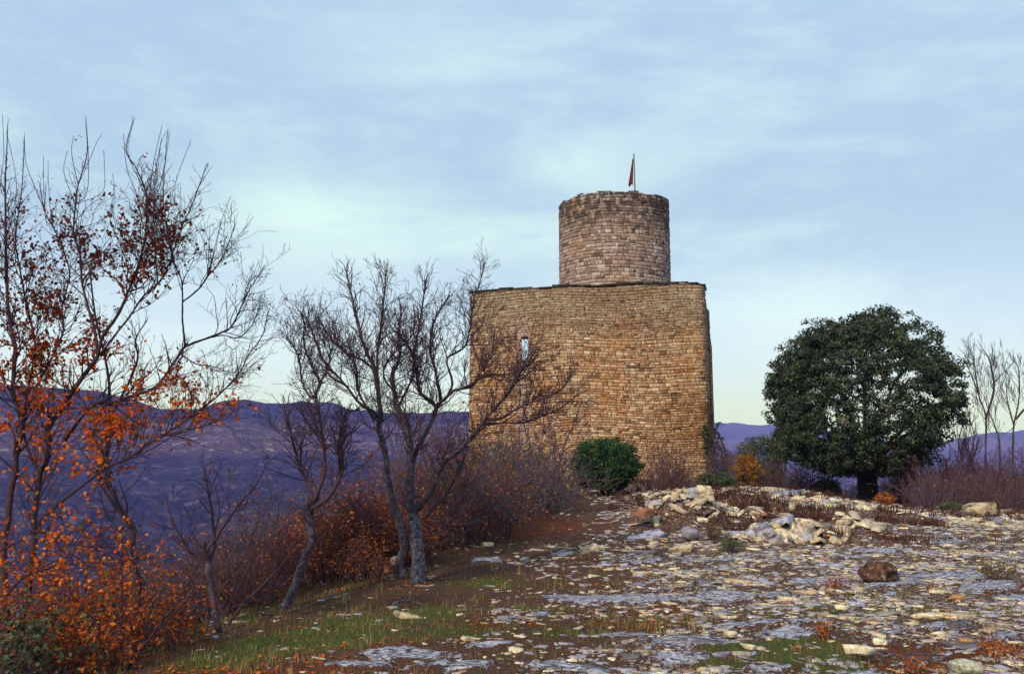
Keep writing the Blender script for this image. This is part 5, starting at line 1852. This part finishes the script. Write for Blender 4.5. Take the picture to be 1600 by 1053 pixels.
tuft(1565, 905, 10.7, .42, .30, 26, 'scrub', 'rounded olive brown cushion shrub right of the brown boulder', 81, leafmat='oliveleaf', leaf_n=700)
tuft(1303, 914, 10.4, .22, .16, 14, 'rustleaf', 'small rusty tuft left of the brown boulder on the bedrock', 82)
tuft(1290, 985, 7.9, .2, .12, 14, 'rustleaf', 'small rusty brown tuft between flat stones in the foreground', 83)
tuft(1440, 1030, 6.8, .5, .10, 22, 'rustleaf', 'low dark twiggy heath at the left of the red patch', 84)
tuft(1560, 1015, 7.2, .5, .12, 22, 'rustleaf', 'low red leaved heath behind the pale mottled stone', 85, leaf_n=500)
tuft(1142, 868, 14.4, .3, .22, 22, 'scrub', 'bright green grassy tuft at the left foot of the small near heap', 86, leafmat='juniper', leaf_n=500)
tuft(1110, 830, 16.6, .4, .3, 20, 'scrub', 'straw and green tuft between the two stone heaps', 87, leafmat='oliveleaf', leaf_n=400)

# dead branch lying on the grass
R = random.Random(5)
Wd = Wood()
bx, by = gp(640, 938)
bz = float(height(np.array(bx), np.array(by)))
ori = np.array([bx, by, bz])
for (pp, w) in ((((-.18, 0, .03), (-.06, .02, .07), (.06, -.01, .05), (.17, -.04, .015)), .012), (((-.06, .02, .07), (.0, .07, .12), (.06, .1, .10)), .007),
                (((-.1, .01, .05), (-.16, -.05, .02)), .006), (((.05, 0, .05), (.12, .05, .06)), .005)):
    pts_ = smooth_line(ori + np.array(pp), 4)
    Wd.lines.append((pts_, np.linspace(w, w * .4, len(pts_)), 1.0))
o = obj('dead_branch', Wd.mesh('dead_branch', M['bark'], ori, 4, 6), loc=tuple(ori))
tag(o, 'short pale dead branch lying on the grass below the pale trunked tree', 'branch')
Wd = Wood()
bx, by = gp(1425, 1028)
bz = float(height(np.array(bx), np.array(by)))
ori = np.array([bx, by, bz + .02])
for i in range(22):
    a0 = R.gauss(0.1, .35)
    c0 = ori + np.array([R.gauss(0, .10), R.gauss(0, .05), R.uniform(0, .04)])
    dv = np.array([math.cos(a0), math.sin(a0), R.gauss(0, .1)]) * R.uniform(.06, .16)
    pts_ = np.array([c0 - dv, c0 + np.array([0, 0, .01]), c0 + dv])
    Wd.lines.append((pts_, np.array([.004, .004, .002]), 0.0))
o = obj('twig_pile', Wd.mesh('twig_pile', M['twig_grey'], ori, 4, 4), loc=tuple(ori))
tag(o, 'flat pile of dark dead twigs on the red patch at lower right', 'twigs')
print('objects', len(bpy.data.objects))

# each shrub's label says which one it is, counted from the left among its like
ORD = [w for w in 'leftmost second third fourth fifth sixth seventh eighth ninth tenth eleventh twelfth thirteenth fourteenth fifteenth sixteenth seventeenth eighteenth nineteenth twentieth'.split()] + ['twenty-' + w for w in 'first second third fourth fifth sixth seventh eighth ninth'.split()] + ['number %d' % i for i in range(30, 60)]
by = {}
for lb, px, ob_ in SHRUBS:
    by.setdefault(lb, []).append((px, ob_))
for lb, ls in by.items():
    ls.sort(key=lambda q: q[0])
    if len(ls) == 1:
        continue
    for i, (px, ob_) in enumerate(ls):
        o_ = 'leftmost' if i == 0 else ('rightmost' if i == len(ls) - 1 else ORD[i] + ' from left')
        ob_['label'] = o_ + ' ' + lb

print('unique triangles', sum(len(m_.loops) - 2 * len(m_.polygons) for m_ in bpy.data.meshes))
